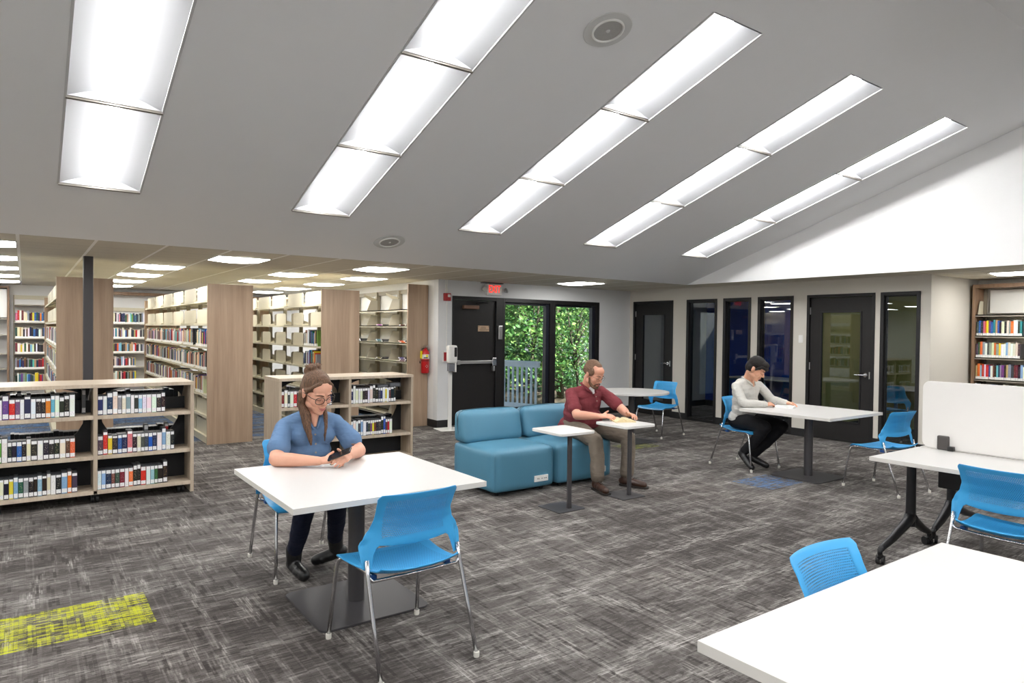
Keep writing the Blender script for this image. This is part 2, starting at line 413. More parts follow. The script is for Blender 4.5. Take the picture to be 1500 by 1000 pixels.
# gable: triangle above the low ceiling strip
b = MB(); q = [(YF, CH), (YE, CH), (YR, ZR)]
b.add([(XG-.012, y, z) for y, z in q] + [(XG, y, z) for y, z in q], [(0,1,2),(3,5,4),(0,3,4,1),(1,4,5,2),(2,5,3,0)])
struct('wall_gable', b, M['gable'])
b = MB(); b.add([(XL, y, z) for y, z in [(YF, 0), (YE, 0), (YE, CH), (YR, ZR), (YF, CH)]] + [(XL-.12, y, z) for y, z in [(YF, 0), (YE, 0), (YE, CH), (YR, ZR), (YF, CH)]],
      [(0,1,2,3,4),(9,8,7,6,5)] + [(i,(i+1)%5,(i+1)%5+5,i+5) for i in range(5)])
b.box(XL-.12, XL, YE, YFAR+.1, 0, CH)
struct('wall_left', b, M['wall_white'])
struct('wall_front', MB().box(XL-.1, XJ+.1, YF-.12, YF, 0, CH), M['wall_white'])
# back wall of the reading room, openings for door and windows X 5.66..8.93, Z 0..2.16
b = MB().box(XW, 5.66, YB, YB+.14, 0, CH).box(8.93, XR+.1, YB, YB+.14, 0, CH).box(5.66, 8.93, YB, YB+.14, 2.16, CH)
struct('wall_back', b, M['wall_cool'])
struct('wall_stacks_side', MB().box(XW, XW+.12, YB+.14, YFAR+.1, 0, CH), M['wall_white'])
struct('wall_stacks_back', MB().box(XL-.1, XW+.1, YFAR, YFAR+.12, 0, CH), M['wall_white'])
# right wall with its seven openings (Y from far to near)
op = [('door', 8.57, 9.60, 0), ('window', 7.57, 8.25, 0.0), ('window', 6.88, 7.44, 0.0), ('window', 6.10, 6.75, 0.0), ('door', 4.82, 5.87, 0), ('window', 4.21, 4.745, 0.0)]
HT = 2.20
b = MB(); ys = [YJ] + sorted([y for o in op for y in o[1:3]]) + [YB]
for i in range(0, len(ys), 2): b.box(XR, XR+.13, ys[i], ys[i+1], 0, CH)
for k, y0, y1, s in op: b.box(XR, XR+.13, y0, y1, HT, CH)
struct('wall_right', b, M['wall_warm'])
struct('wall_jog', MB().box(XR+.13, XJ+.1, YJ, YJ+.1, 0, CH), M['wall_warm'])
struct('wall_reading', MB().box(XJ, XJ+.12, YF, YJ, 0, CH), M['wall_warm'])
# baseboards
b = MB().box(XW, 5.66, YB-.012, YB, 0, .12).box(8.93, XR-.012, YB-.012, YB, 0, .12)
struct('baseboard_back', b, M['base'])
b = MB()
for i in range(0, len(ys), 2): b.box(XR-.012, XR, ys[i], ys[i+1], 0, .12)
struct('baseboard_right', b, M['base'])
struct('baseboard_stacks', MB().box(XW-.012, XW, YB-.012, 17.3, 0, .12).box(XL, XW-.02, YFAR-.012, YFAR, 0, .12), M['base'])
struct('baseboard_jog', MB().box(XR, XJ, YJ-.012, YJ, 0, .12), M['base'])

# ------------------------------------------------------------------ study rooms behind the right wall
XS = 12.15
struct('wall_study_back', MB().box(XS, XS+.1, 6.0, YB+.1, 0, CH), M['blue_wall'])
struct('wall_study_far', MB().box(XR+.13, XS, YB, YB+.1, 0, CH), M['wall_warm'])
struct('wall_study_divider', MB().box(XR+.13, XS+.1, 5.98, 6.05, 0, CH, 0).box(XR+.13, XS+.1, 5.96, 5.98, 0, CH, 1), [M['blue_wall'], M['green_wall']])
struct('wall_study_green', MB().box(XS, XS+.1, YJ+.1, 5.96, 0, CH), M['green_wall'])
struct('baseboard_study', MB().box(XR+.13, XS, YB-.012, YB, 0, .12).box(XS-.012, XS, 6.05, YB, 0, .12).box(XR+.13, XS, 5.948, 5.96, 0, .12), M['base'])

# ------------------------------------------------------------------ doors and windows of the right wall
def frame_y(y0, y1, z0, z1, w, x0, x1, bottom=True):
    b = MB().box(x0, x1, y0, y0+w, z0, z1).box(x0, x1, y1-w, y1, z0, z1).box(x0, x1, y0+w, y1-w, z1-w, z1)
    if bottom: b.box(x0, x1, y0+w, y1-w, z0, z0+w)
    return b
def lever(parent, y, z, s, x=XR+.02):
    b = MB().lathe([(0,0),(.032,0),(.032,.008),(.026,.014),(0,.014)], 20)
    b.xf(Matrix.Translation((x, y, z)) @ Matrix.Rotation(-PI/2, 4, 'Y'))
    b.tube([(x, y, z), (x-.05, y, z), (x-.058, y+s*.015, z), (x-.058, y+s*.125, z)], .009, 8)
    obj('door_handle', b, M['chrome'], parent, smooth=40)
def wall_door(n, y0, y1, gy0, gy1, gz0, gz1, hy, hs):
    d = struct('door_%d' % n, frame_y(y0, y1, 0, HT, .045, XR-.012, XR+.13, False), M['frame'], bevel=.003)
    l0, l1 = y0+.05, y1-.05
    b = MB().box(XR+.02, XR+.064, l0, gy0, .01, HT-.05).box(XR+.02, XR+.064, gy1, l1, .01, HT-.05)
    b.box(XR+.02, XR+.064, gy0, gy1, gz1, HT-.05).box(XR+.02, XR+.064, gy0, gy1, .01, gz0)
    leaf = obj('door_leaf', b, M['door'], d)
    obj('glazing_bead', frame_y(gy0-.012, gy1+.012, gz0-.012, gz1+.012, .02, XR+.008, XR+.02), M['frame'], leaf, bevel=.003)
    obj('glass', MB().box(XR+.038, XR+.044, gy0, gy1, gz0, gz1), M['glass_in'], leaf)
    lever(d, hy, 1.01, hs)
    obj('strike_plate', MB().box(XR-.014, XR+.015, hy-hs*.075-.008, hy-hs*.075+.008, .96, 1.06), M['satin'], d)
    for z in (.25, 1.05, 1.9):
        yh = l1 if hs > 0 else l0
        obj('hinge', MB().tube([(XR+.012, yh, z), (XR+.012, yh, z+.11)], .009, 8), M['satin'], d, smooth=40)
    return d
wall_door(1, 8.57, 9.60, 8.80, 9.36, .28, 1.94, 8.705, 1)
wall_door(2, 4.82, 5.87, 5.03, 5.64, .30, 1.93, 4.955, 1)
for n, (y0, y1) in enumerate([(7.57, 8.25), (6.88, 7.44), (6.10, 6.75), (4.21, 4.745)]):
    w = struct('window_%d' % (n+1), frame_y(y0, y1, 0, HT, .05, XR-.012, XR+.13), M['frame'], bevel=.003)
    obj('glazing_stop', frame_y(y0+.05, y1-.05, .05, HT-.05, .014, XR+.03, XR+.07), M['frame'], w)
    obj('glass', MB().box(XR+.046, XR+.052, y0+.05, y1-.05, .05, HT-.05), M['glass_in'], w)

# ------------------------------------------------------------------ exit door and windows of the back wall
d = struct('door_3', MB().box(5.66,5.70,YB-.012,YB+.14,0,2.16).box(6.53,6.67,YB-.012,YB+.14,0,2.16).box(5.70,6.53,YB-.012,YB+.14,2.10,2.16), M['frame'], bevel=.003)
leaf = obj('door_leaf', MB().box(5.705, 6.525, YB+.02, YB+.065, .01, 2.095), M['door'], d, bevel=.002)
obj('threshold', MB().box(5.66, 6.67, YB-.02, YB+.12, 0, .018), M['satin'], d)
pb = obj('panic_bar', MB().box(5.76, 6.44, YB-.045, YB-.012, 1.03, 1.085).box(5.74, 5.80, YB-.05, YB+.02, 1.02, 1.095), M['satin'], d, bevel=.005)
obj('latch_case', MB().box(6.43, 6.52, YB-.06, YB+.02, .99, 1.13), M['chrome'], pb, bevel=.01)
obj('lock_cylinder', MB().box(6.455, 6.50, YB-.04, YB+.02, .90, .985), M['satin'], pb, bevel=.01)
cl = obj('door_closer', MB().box(5.86, 6.16, YB-.05, YB+.02, 1.95, 2.01), M['bronze'], d, bevel=.006)
obj('closer_arm', MB().tube([(6.10,YB-.02,2.02),(6.10,YB-.02,2.05),(6.33,YB-.06,2.06),(6.02,YB-.02,2.075)], .008, 8), M['black_metal'], cl)
sg = obj('door_plate', MB().box(6.175, 6.40, YB+.012, YB+.02, 1.575, 1.675), M['gold'], d, bevel=.003)
b = MB()
for k, (z, a, c) in enumerate([(1.650, .07, .10), (1.630, .05, .12), (1.610, .02, .20), (1.590, .03, .17)]): 
    x = 6.195+a*.6
    while x < 6.195+a*.6+c*.9:
        w = random.uniform(.004,.012); b.box(x, min(x+w, 6.39), YB+.0105, YB+.012, z-.0035, z+.0035); x += w+.004
obj('plate_lettering', b, M['ink'], sg)
b = MB()
for x in (6.188, 6.387):
    q = MB().lathe([(0,0),(.006,0),(.005,.003),(0,.003)], 10); q.xf(Matrix.Translation((x, YB+.012, 1.66)) @ Matrix.Rotation(PI/2, 4, 'X')); b.add(q.v, q.f)
obj('plate_screws', b, M['black_metal'], sg)
obj('card_reader', MB().box(6.56, 6.645, YB-.045, YB-.01, 1.44, 1.68), M['satin'], d, bevel=.008)
obj('hinge', MB().tube([(6.53,YB-.012,.25),(6.53,YB-.012,1.98)], .008, 8), M['black_metal'], d)
for n, (x0, x1) in enumerate([(6.67, 7.80), (7.80, 8.93)]):
    w = struct('window_%d' % (n+5), MB().box(x0,x0+.045,YB-.012,YB+.14,0,2.16).box(x1-.08,x1,YB-.012,YB+.14,0,2.16).box(x0+.045,x1-.08,YB-.012,YB+.14,2.09,2.16).box(x0+.045,x1-.08,YB-.012,YB+.14,0,.20), M['frame'], bevel=.003)
    obj('window_reveal', MB().box(x1-.15, x1-.08, YB+.03, YB+.12, .20, 2.09).box(x0+.045,x1-.15,YB+.05,YB+.1,2.05,2.09).box(x0+.045,x1-.15,YB+.05,YB+.1,.20,.24), M['navy'], w, bevel=.003)
    obj('glass', MB().box(x0+.045, x1-.15, YB+.072, YB+.08, .24, 2.05), M['glass'], w)

# wall switch on the right wall
sw = tag(obj('light_switch', MB().box(XR-.012, XR, 5.93, 6.0, 1.46, 1.58), M['white_pl'], bevel=.003), 'small white switch plate on the wall left of the wide glazed black door', 'switch')
obj('rocker', MB().box(XR-.018, XR-.012, 5.95, 5.98, 1.49, 1.55), M['white_pl'], sw, bevel=.002)

# ------------------------------------------------------------------ ceiling lights
ang = math.radians(18.04)
def slope_light_proto():
    L = 1.19/math.cos(ang)   # along the slope
    t = thing('ceiling_light', '', 'ceiling light')
    h = L/2 - .004; w = SW/2
    fr = MB().box(-w-.012, -w+.004, -h, h, -.006, .11).box(w-.004, w+.012, -h, h, -.006, .11)
    obj('frame', fr, M['light_frame'], t)
    obj('end_bar', MB().box(-w-.004, w+.004, h-.014, h+.004, -.012, .11), M['light_bar'], t)
    # vaulted reflector: cross section rises from the edges to the lens
    b = MB(); prof = []
    for k in range(11):
        a = k/10; x = -w+.004 + (w-.004)*a; z = .004 + .088*math.sin(a*PI/2); prof.append((x, z))
    full = prof + [(-x, z) for x, z in prof[::-1]]
    n = len(full); vs = []
    for y in (-h+.01, h-.02): vs += [(x, y, z) for x, z in full]
    fs = [(i, i+1, n+i+1, n+i) for i in range(n-1)]
    fs += [tuple(range(n)), tuple(range(n, 2*n))]
    b.add(vs, fs); b.box(-w, w, -h, h, .112, .118)
    obj('reflector', b, M['reflector'], t, smooth=40)
    b = MB(); K = 12; r_ = .040
    arc = [(-r_*math.cos(PI*k/K), .092-r_*math.sin(PI*k/K)*.9) for k in range(K+1)]; vs = [(x, y, z) for y in (-h+.014, h-.024) for x, z in arc]
    b.add(vs, [(i, i+1, K+2+i, K+1+i) for i in range(K)] + [tuple(range(K+1)), tuple(range(K+1, 2*K+2))])
    obj('lens', b, M['lens'], t, smooth=True)
    return t
ordn = ['first', 'second', 'third', 'fourth', 'fifth', 'sixth', 'seventh']
pr = slope_light_proto(); first = True
vis = {2: 'leftmost', 3: 'second from left', 4: 'third from left', 5: 'fourth from left', 6: 'rightmost'}
segn = ['upper', 'middle', 'lower']
for i, sx in enumerate(strips):
    for sign in (1, -1):
        for j in range(3):
            yc = (mods[j]+mods[j+1])/2 if j < 2 else (5.535+6.705)/2
            y = YR + sign*(yc-YR); z = zs(yc)
            if sign > 0 and i in vis: lab = '%s module of the %s long troffer light in the sloped ceiling' % (segn[j], vis[i])
            elif sign > 0: lab = '%s module of a long sloped troffer light left of the frame, strip %s' % (segn[j], ordn[i])
            else: lab = '%s module of the troffer light on the slope behind, strip %s' % (segn[j], ordn[i])
            rot = (-ang*sign, 0, 0)
            if first: o = pr; first = False; o.location = (sx+SW/2, y, z); o.rotation_euler = rot; o['label'] = lab
            else: o = dup(pr, (sx+SW/2, y, z), 0, lab, rot=rot)
            o['group'] = 'troffer modules on the sloped ceiling'

def flat_light_proto(nm='lens2'):
    t = thing('ceiling_light', '', 'ceiling light'); w = .29
    b = MB()
    for a in range(4):
        q = MB().box(-w-.012, w+.012, w, w+.012, -.008, 0); q.xf(Matrix.Rotation(a*PI/2, 4, 'Z')); b.add(q.v, q.f)
    obj('frame', b, M['light_frame'], t)
    b = MB(); vs = []; K = 10
    for y in (-w, w): vs += [(-w+2*w*k/K, y, -.006-.018*math.sin(PI*k/K)) for k in range(K+1)]
    fs = [(i, i+1, K+2+i, K+1+i) for i in range(K)] + [tuple(range(K+1)), tuple(range(K+1, 2*K+2))]
    b.add(vs, fs)
    obj('lens', b, M[nm], t, smooth=35)
    return t
fp = flat_light_proto(); used = False
flat = []
for yc in (8.65, 10.47, 12.3, 14.13, 15.96):
    for xc in (-2.17, -.36, 1.47, 3.3 if yc > 9 else 3.92, 4.45):
        if yc < 9 and xc == 4.45: continue
        if yc < 9 and xc == 1.47: xc = 2.08
        flat.append((xc, yc))
flat += [(7.60, 8.72), (10.3, 3.2), (10.3, .8)]
for i, (x, y) in enumerate(flat):
    if (x, y) == (7.60, 8.72): lab = 'square ceiling light above the windows right of the exit sign'
    elif x > 10: lab = 'square ceiling light %s the walnut wall bookcase on the right' % ('above' if y > 2 else 'beyond the frame near')
    else:
        row = ['nearest', 'second', 'third', 'fourth', 'farthest'][int(round((y-8.65)/1.83))]
        cl_ = {-2.17: 'far left', -.36: 'left', 1.47: 'left middle', 2.08: 'left middle', 3.3: 'middle', 3.92: 'right', 4.45: 'right'}[x]
        lab = 'square ceiling light over the book stacks, %s row, %s column' % (row, cl_)
    if not used: o = fp; used = True; o.location = (x, y, CH); o['label'] = lab
    else: o = dup(fp, (x, y, CH), 0, lab)
    o['group'] = 'square lights in the flat ceiling'
sp_ = None  # unseen fill lamps, added to brighten the dark study rooms
for i, (x, y) in enumerate([(11.0, 7.6), (11.0, 5.0)]):
    if sp_ is None: sp_ = flat_light_proto('fill_lens'); o = sp_; o.location = (x, y, CH)
    else: o = dup(sp_, (x, y, CH), 0)
    o['label'] = 'unseen square fill light added inside the %s study room' % ['blue', 'green'][i]; o['group'] = 'fill lights added in the study rooms'

# round ceiling speakers
def speaker(x, y, lab):
    t = thing('ceiling_speaker', lab, 'ceiling speaker', (x, y, zs(y))); t.rotation_euler = (-ang, 0, 0); t['group'] = 'round speakers in the sloped ceiling'
    obj('trim_plate', MB().lathe([(0,0),(.175,0),(.18,-.003),(.175,-.008),(0,-.008)], 40), M['trim_ring'], t, smooth=30)
    b = MB(); b.tube([(.112*math.cos(q), .112*math.sin(q), -.012) for q in [2*PI*k/40 for k in range(40)]], .009, 8, closed=True)
    obj('rim', b, M['white_pl'], t, smooth=True)
    gr = obj('grille', MB().lathe([(0,-.013),(.105,-.010),(.105,-.004),(0,-.004)][::-1], 32), M['speaker_grille'], t, smooth=30)
    obj('centre_cap', MB().lathe([(0,-.019),(.012,-.019),(.016,-.012),(0,-.012)][::-1], 16), M['trim_ring'], gr)
speaker(3.36, 3.60, 'large round speaker high in the sloped ceiling between two light strips')
speaker(3.35, 7.17, 'small looking round speaker near the low edge of the sloped ceiling')

# ------------------------------------------------------------------ column
c = tag(obj('steel_column', MB().box(.56, .66, 9.54, 9.64, 0, CH), M['dark_metal'], bevel=.006), 'dark grey square steel column in front of the leftmost walnut end panel', 'column')
obj('base_plate', MB().box(.51, .71, 9.49, 9.69, 0, .012), M['dark_metal'], c, bevel=.002)

# ------------------------------------------------------------------ books and media cases
def book_mesh():
    b = MB()     # unit box 0..1: x thickness, y depth (spine at 0), z height
    n = 4; prof = [(k/n, .03*(1-math.sin(PI*k/n))) for k in range(n+1)]
    vs = [(x, y, z) for z in (0, 1) for x, y in prof]
    b.add(vs, [(i, i+1, n+2+i, n+1+i) for i in range(n)], 0)                       # spine
    b.add([(0,.03,0),(.14,.06,0),(.86,.06,0),(1,.03,0),(0,.03,1),(.14,.06,1),(.86,.06,1),(1,.03,1)], [(0,1,5,4),(1,2,6,5),(2,3,7,6)], 1)
    b.box(0, .12, .03, 1, 0, 1, 1); b.box(.88, 1, .03, 1, 0, 1, 1); b.box(.12, .88, .05, .97, .02, .975, 2)
    return b
def case_mesh():
    b = MB(); b.box(.0, 1, .03, 1, 0, 1, 1); b.box(.02, .98, 0, .03, .015, .985, 0)
    b.box(.1, .9, .1, .94, 1.0, 1.012, 2); b.box(.3, .7, .97, 1.015, .2, .8, 1)
    return b
_bm = obj('book', book_mesh(), [M['book_spine'], M['book_cover'], M['page_edge']]); _cm = obj('media_case', case_mesh(), [M['case_spine'], M['case_black'], M['case_grey']])
BOOKME, CASEME = _bm.data, _cm.data
bpy.data.objects.remove(_bm); bpy.data.objects.remove(_cm)
PAL = [('black', (32,30,34)), ('charcoal', (64,64,70)), ('navy', (30,42,84)), ('blue', (46,96,168)), ('teal', (44,128,138)), ('aqua', (104,190,196)), ('dark green', (38,88,58)),
       ('green', (96,150,66)), ('yellow', (232,206,52)), ('orange', (224,112,44)), ('red', (196,40,42)), ('maroon', (116,34,44)), ('brown', (108,72,50)), ('tan', (188,160,120)),
       ('cream', (232,222,198)), ('white', (238,238,236)), ('grey', (148,150,154)), ('purple', (112,66,132)), ('pink', (212,116,140)), ('light blue', (140,180,214))]
WB = [12,9,8,7,4,2,3,2,2,3,6,6,7,7,9,14,9,2,2,4]
WC = [18,8,8,4,2,1,2,1,2,3,4,4,3,3,8,18,4,2,1,5]
def word(n):
    a = ['first','second','third','fourth','fifth','sixth','seventh','eighth','ninth','tenth','eleventh','twelfth','thirteenth','fourteenth','fifteenth','sixteenth','seventeenth','eighteenth','nineteenth','twentieth']
    if n <= 20: return a[n-1]
    t = {2:'twenty', 3:'thirty', 4:'forty', 5:'fifty'}[n//10]; return t+'-'+a[n%10-1] if n % 10 else {2:'twentieth',3:'thirtieth',4:'fortieth',5:'fiftieth'}[n//10]
def item(kind, p, w, d, h, ang_, col, lab=None, group=None, lean=0):
    o = bpy.data.objects.new(kind, BOOKME if kind == 'book' else CASEME); COL.objects.link(o)
    o.location = V(p)+V((0,0,.0012)); o.scale = (w, d, h); o.rotation_euler = (0, lean, ang_)
    o.color = (lin(col[0]), lin(col[1]), lin(col[2]), 1)
    if lab: tag(o, lab, 'book' if kind == 'book' else 'media case', group)
    return o
def row(kind, origin, ang_, length, where, group, hr, dr, wr, wt, from_side='left', stuff=None, gap=.0008):
    """a run of spines seen from the front; origin = front left bottom corner, ang_ = direction of the run (0 = +x, spines face -y)"""
    u = V((math.cos(ang_), math.sin(ang_), 0)); x = 0; k = 1; out = []
    while True:
        w = random.uniform(*wr); h = random.uniform(*hr); d = random.uniform(*dr)
        if kind != 'book' and random.random() < .75: h = hr[0] + (hr[1]-hr[0])*.15
        if x + w > length: break
        nm, c = random.choices(PAL, wt)[0]; c = tuple(max(8, min(250, v+random.uniform(-14, 14))) for v in c)
        p = V(origin) + u*x + V((-u.y, u.x, 0))*random.uniform(0, .008)
        if stuff is not None: stuff.append((p, w, d, h, ang_, c))
        else:
            lab = '%s %s, %s from %s, %s' % (nm, 'book' if kind == 'book' else 'media case', word(k), from_side, where)
            out.append(item(kind, p, w, d, h, ang_, c, lab, group))
        x += w + gap; k += 1
    return out

# ------------------------------------------------------------------ low rolling bookcases
def low_bookcase(name_lab, x0, x1, yf, bays, z_base, shelves, top, depth, cast=True, open_bottom=False):
    t = thing('rolling_bookcase', name_lab, 'bookcase', ((x0+x1)/2, yf+depth/2, 0))
    ox, oy = (x0+x1)/2, yf+depth/2
    def L(b): b.xf(Matrix.Translation((-ox, -oy, 0))); return b
    y1 = yf+depth
    obj('top_panel', L(MB().box(x0, x1, yf-.004, y1+.004, top-.032, top)), M['oak'], t, bevel=.002)
    for xa in (x0, x1-.03): obj('side_panel', L(MB().box(xa, xa+.03, yf, y1, .0 if open_bottom else .012, top-.032)), M['oak_v'], t, bevel=.0015)
    bw = (x1-x0)/bays
    for k in range(1, bays): obj('divider', L(MB().box(x0+bw*k-.016, x0+bw*k+.016, yf+.002, y1-.002, z_base, top-.032)), M['oak_v'], t, bevel=.0015)
    zt = [z_base+.032] + shelves
    obj('base_shelf', L(MB().box(x0+.03, x1-.03, yf+.002, y1-.002, z_base-.002, z_base+.032)), M['oak'], t, bevel=.0015)
    for k in range(bays):
        a = x0+bw*k+(.03 if k == 0 else .016); c = x0+bw*(k+1)-(.03 if k == bays-1 else .016)
        for z in shelves: obj('shelf', L(MB().box(a, c, yf+.006, y1-.006, z-.034, z)), M['oak'], t, bevel=.0015)
        ym = (yf+y1)/2
        # black back panels: full behind the lowest bay, low with arched corners above
        b = MB().box(a, c, ym-.009, ym+.009, zt[0], shelves[0]-.034)
        for i, z in enumerate(shelves):
            zn = (shelves[i+1]-.034) if i+1 < len(shelves) else top-.032
            b.box(a, c, ym-.009, ym+.009, z, z+.115)
            if i == len(shelves)-1:
                m = 14; A = (c-a)/2; cx = (a+c)/2; H = zn-(z+.115)
                for s in (-1, 1):
                    pts = [(cx+s*A, z+.115)] + [(cx+s*A*(.93)*math.cos(q), z+.115+(H-.012)*math.sin(q)) for q in [PI/2*j/m for j in range(m+1)]] + [(cx, zn), (cx+s*A, zn)]
                    n = len(pts); ctr = (cx+s*A, zn)
                    for j in range(1, m+2):
                        p, q = pts[j], pts[j+1] if j+1 < n else pts[0]
                        b.add([(ctr[0], ym-.009, ctr[1]), (p[0], ym-.009, p[1]), (q[0], ym-.009, q[1]), (ctr[0], ym+.009, ctr[1]), (p[0], ym+.009, p[1]), (q[0], ym+.009, q[1])], [(0,1,2),(3,5,4),(1,4,5,2)])
            else:
                for s, xe in ((1, a), (-1, c)):
                    H = zn-(z+.115); pts = [(xe, z+.115), (xe+s*.17, z+.115), (xe+s*.10, z+.115+H*.35), (xe+s*.06, z+.115+H*.7), (xe+s*.05, zn), (xe, zn)]
                    n = len(pts); b.add([(p[0], ym-.009, p[1]) for p in pts]+[(p[0], ym+.009, p[1]) for p in pts], [tuple(range(n)), tuple(range(n, 2*n))]+[(i2,(i2+1)%n,(i2+1)%n+n,i2+n) for i2 in range(n)])
        obj('back_panel', L(b), M['black_panel'], t)
    if cast:
        for cx in [x0+.10] + [x0+bw*k for k in range(1, bays)] + [x1-.10]:
            for cy in (yf+.09, y1-.09):
                b = MB()
                for s in (-.018, .018): b.tube([(cx+s-.011, cy, .034), (cx+s+.011, cy, .034)], .034, 18)
                b.tube([(cx, cy, .034), (cx, cy, z_base)], .010, 8); b.box(cx-.03, cx+.03, cy-.02, cy+.03, .055, .075)
                obj('caster', L(b), M['caster'], t, smooth=40)
    return t
# left: two bays seen, front at y 7.12
X0, X1, Y0 = -.29, 1.31, 7.12
low_bookcase('long greige rolling bookcase full of media cases at the left edge, black back panels', X0, X1, Y0, 2, .088, [.43, .79], 1.07, .63)
W = 'the long bookcase'; G = 'media cases on the low bookcases'
for (z, nm) in ((.12, 'bottom'), (.43, 'middle'), (.79, 'top')):
    la, lb = {'bottom': (.64, .60), 'middle': (.64, .64), 'top': (.64, .58)}[nm]
    row('media_case', (X0+.035, Y0+.02, z), 0, la, '%s shelf, left bay, %s' % (nm, W), G, (.168,.212), (.135,.14), (.026,.044), WC)
    row('media_case', (X0+.80+.018, Y0+.02, z), 0, lb, '%s shelf, right bay, %s' % (nm, W), G, (.168,.212), (.135,.14), (.026,.044), WC)
    if z > .2:   # the other side: only the tops show, spines face away
        row('media_case', (X0+.76, Y0+.61, z), PI, .60, 'rear %s shelf, left bay, %s' % (nm, W), G, (.168,.19), (.135,.14), (.028,.044), WC, 'right')
        row('media_case', (X1-.06, Y0+.61, z), PI, .62, 'rear %s shelf, right bay, %s' % (nm, W), G, (.168,.19), (.135,.14), (.028,.044), WC, 'right')
# middle: behind the seated woman
X2, X3, Y2 = 2.27, 3.92, 7.66
low_bookcase('greige two-bay bookcase with media cases behind the seated woman', X2, X3, Y2, 2, .01, [.31, .70], 1.03, .58, cast=False, open_bottom=True)
W = 'bookcase behind the woman'
for (z, nm, la, lb) in ((.31, 'middle', .55, .56), (.70, 'top', .60, .60)):
    row('media_case', (X2+.035, Y2+.02, z), 0, la, '%s shelf, left bay, %s' % (nm, W), G, (.178,.222), (.135,.14), (.022,.04), WC)
    row('media_case', (X2+.843, Y2+.02, z), 0, lb, '%s shelf, right bay, %s' % (nm, W), G, (.178,.222), (.135,.14), (.022,.04), WC)
    row('media_case', (X3-.09, Y2+.56, z), PI, .55, 'rear %s shelf, right bay, %s' % (nm, W), G, (.178,.19), (.135,.14), (.026,.04), WC, 'right')
    row('media_case', (X2+.75, Y2+.56, z), PI, .40, 'rear %s shelf, left bay, %s' % (nm, W), G, (.178,.19), (.135,.14), (.026,.04), WC, 'right')
# a few cases lying or standing on top of the rows
for (x, y, z, c, w_, d_, h_, a, lab) in [(-.05, Y0+.22, .79, (40,42,46), .028, .10, .215, 0, 'dark grey divider block standing behind the top left row of the long bookcase'),
                                         (.42, Y0+.22, .79, (96,98,100), .03, .10, .22, 0, 'grey divider block standing behind the top left row, nearer the divider'),
                                         (.92, Y0+.24, .43, (150,152,156), .035, .09, .225, 0, 'light grey divider block behind the middle right row of the long bookcase'),
                                         (1.10, Y0+.26, .43, (196,24,30), .03, .09, .225, 0, 'red divider block standing behind the middle right row of the long bookcase')]:
    tag(item('divider_block', (x, y, z), w_, d_, h_, a, c), lab, 'shelf divider', 'divider blocks among the cases')
def flat_case(p, w, d, h, a, col, lab):
    o = item('media_case', p, w, d, h, 0, col, lab, 'cases lying on top of the rows'); o.rotation_euler = (PI/2, 0, a); return o
flat_case((3.42, Y2+.14, .882), .17, .035, .13, .1, (176,170,160), 'pale case lying flat on the top right row behind the woman')
flat_case((3.62, Y2+.15, .885), .15, .05, .13, -.15, (120,84,66), 'brown case lying flat on the top right row behind the woman')

# ------------------------------------------------------------------ tall book stacks
stuff = []
NB = {'n': 0}
def plate(b, x, y0, y1, z, h, r=.05, th=.004, side=1):
    """rounded upright sheet lying in the yz plane"""
    pts = [(y0, z), (y1, z)]
    for k in range(7): q = PI/2*k/6; pts.append((y1-r+r*math.cos(q), z+h-r+r*math.sin(q)))
    for k in range(7): q = PI/2*k/6; pts.append((y0+r-r*math.sin(q), z+h-r+r*math.cos(q)))
    n = len(pts); b.add([(x, p[0], p[1]) for p in pts]+[(x+th, p[0], p[1]) for p in pts], [tuple(range(n)), tuple(range(n, 2*n))]+[(i,(i+1)%n,(i+1)%n+n,i+n) for i in range(n)])
def plate_x(b, y, x0, x1, z, h, r=.05, th=.004):
    q = MB(); plate(q, 0, x0, x1, z, h, r, th); b.add([(p[1], y+p[0], p[2]) for p in q.v], q.f)
LV = [.09, .37, .66, 1.0, 1.32, 1.64, 1.96]
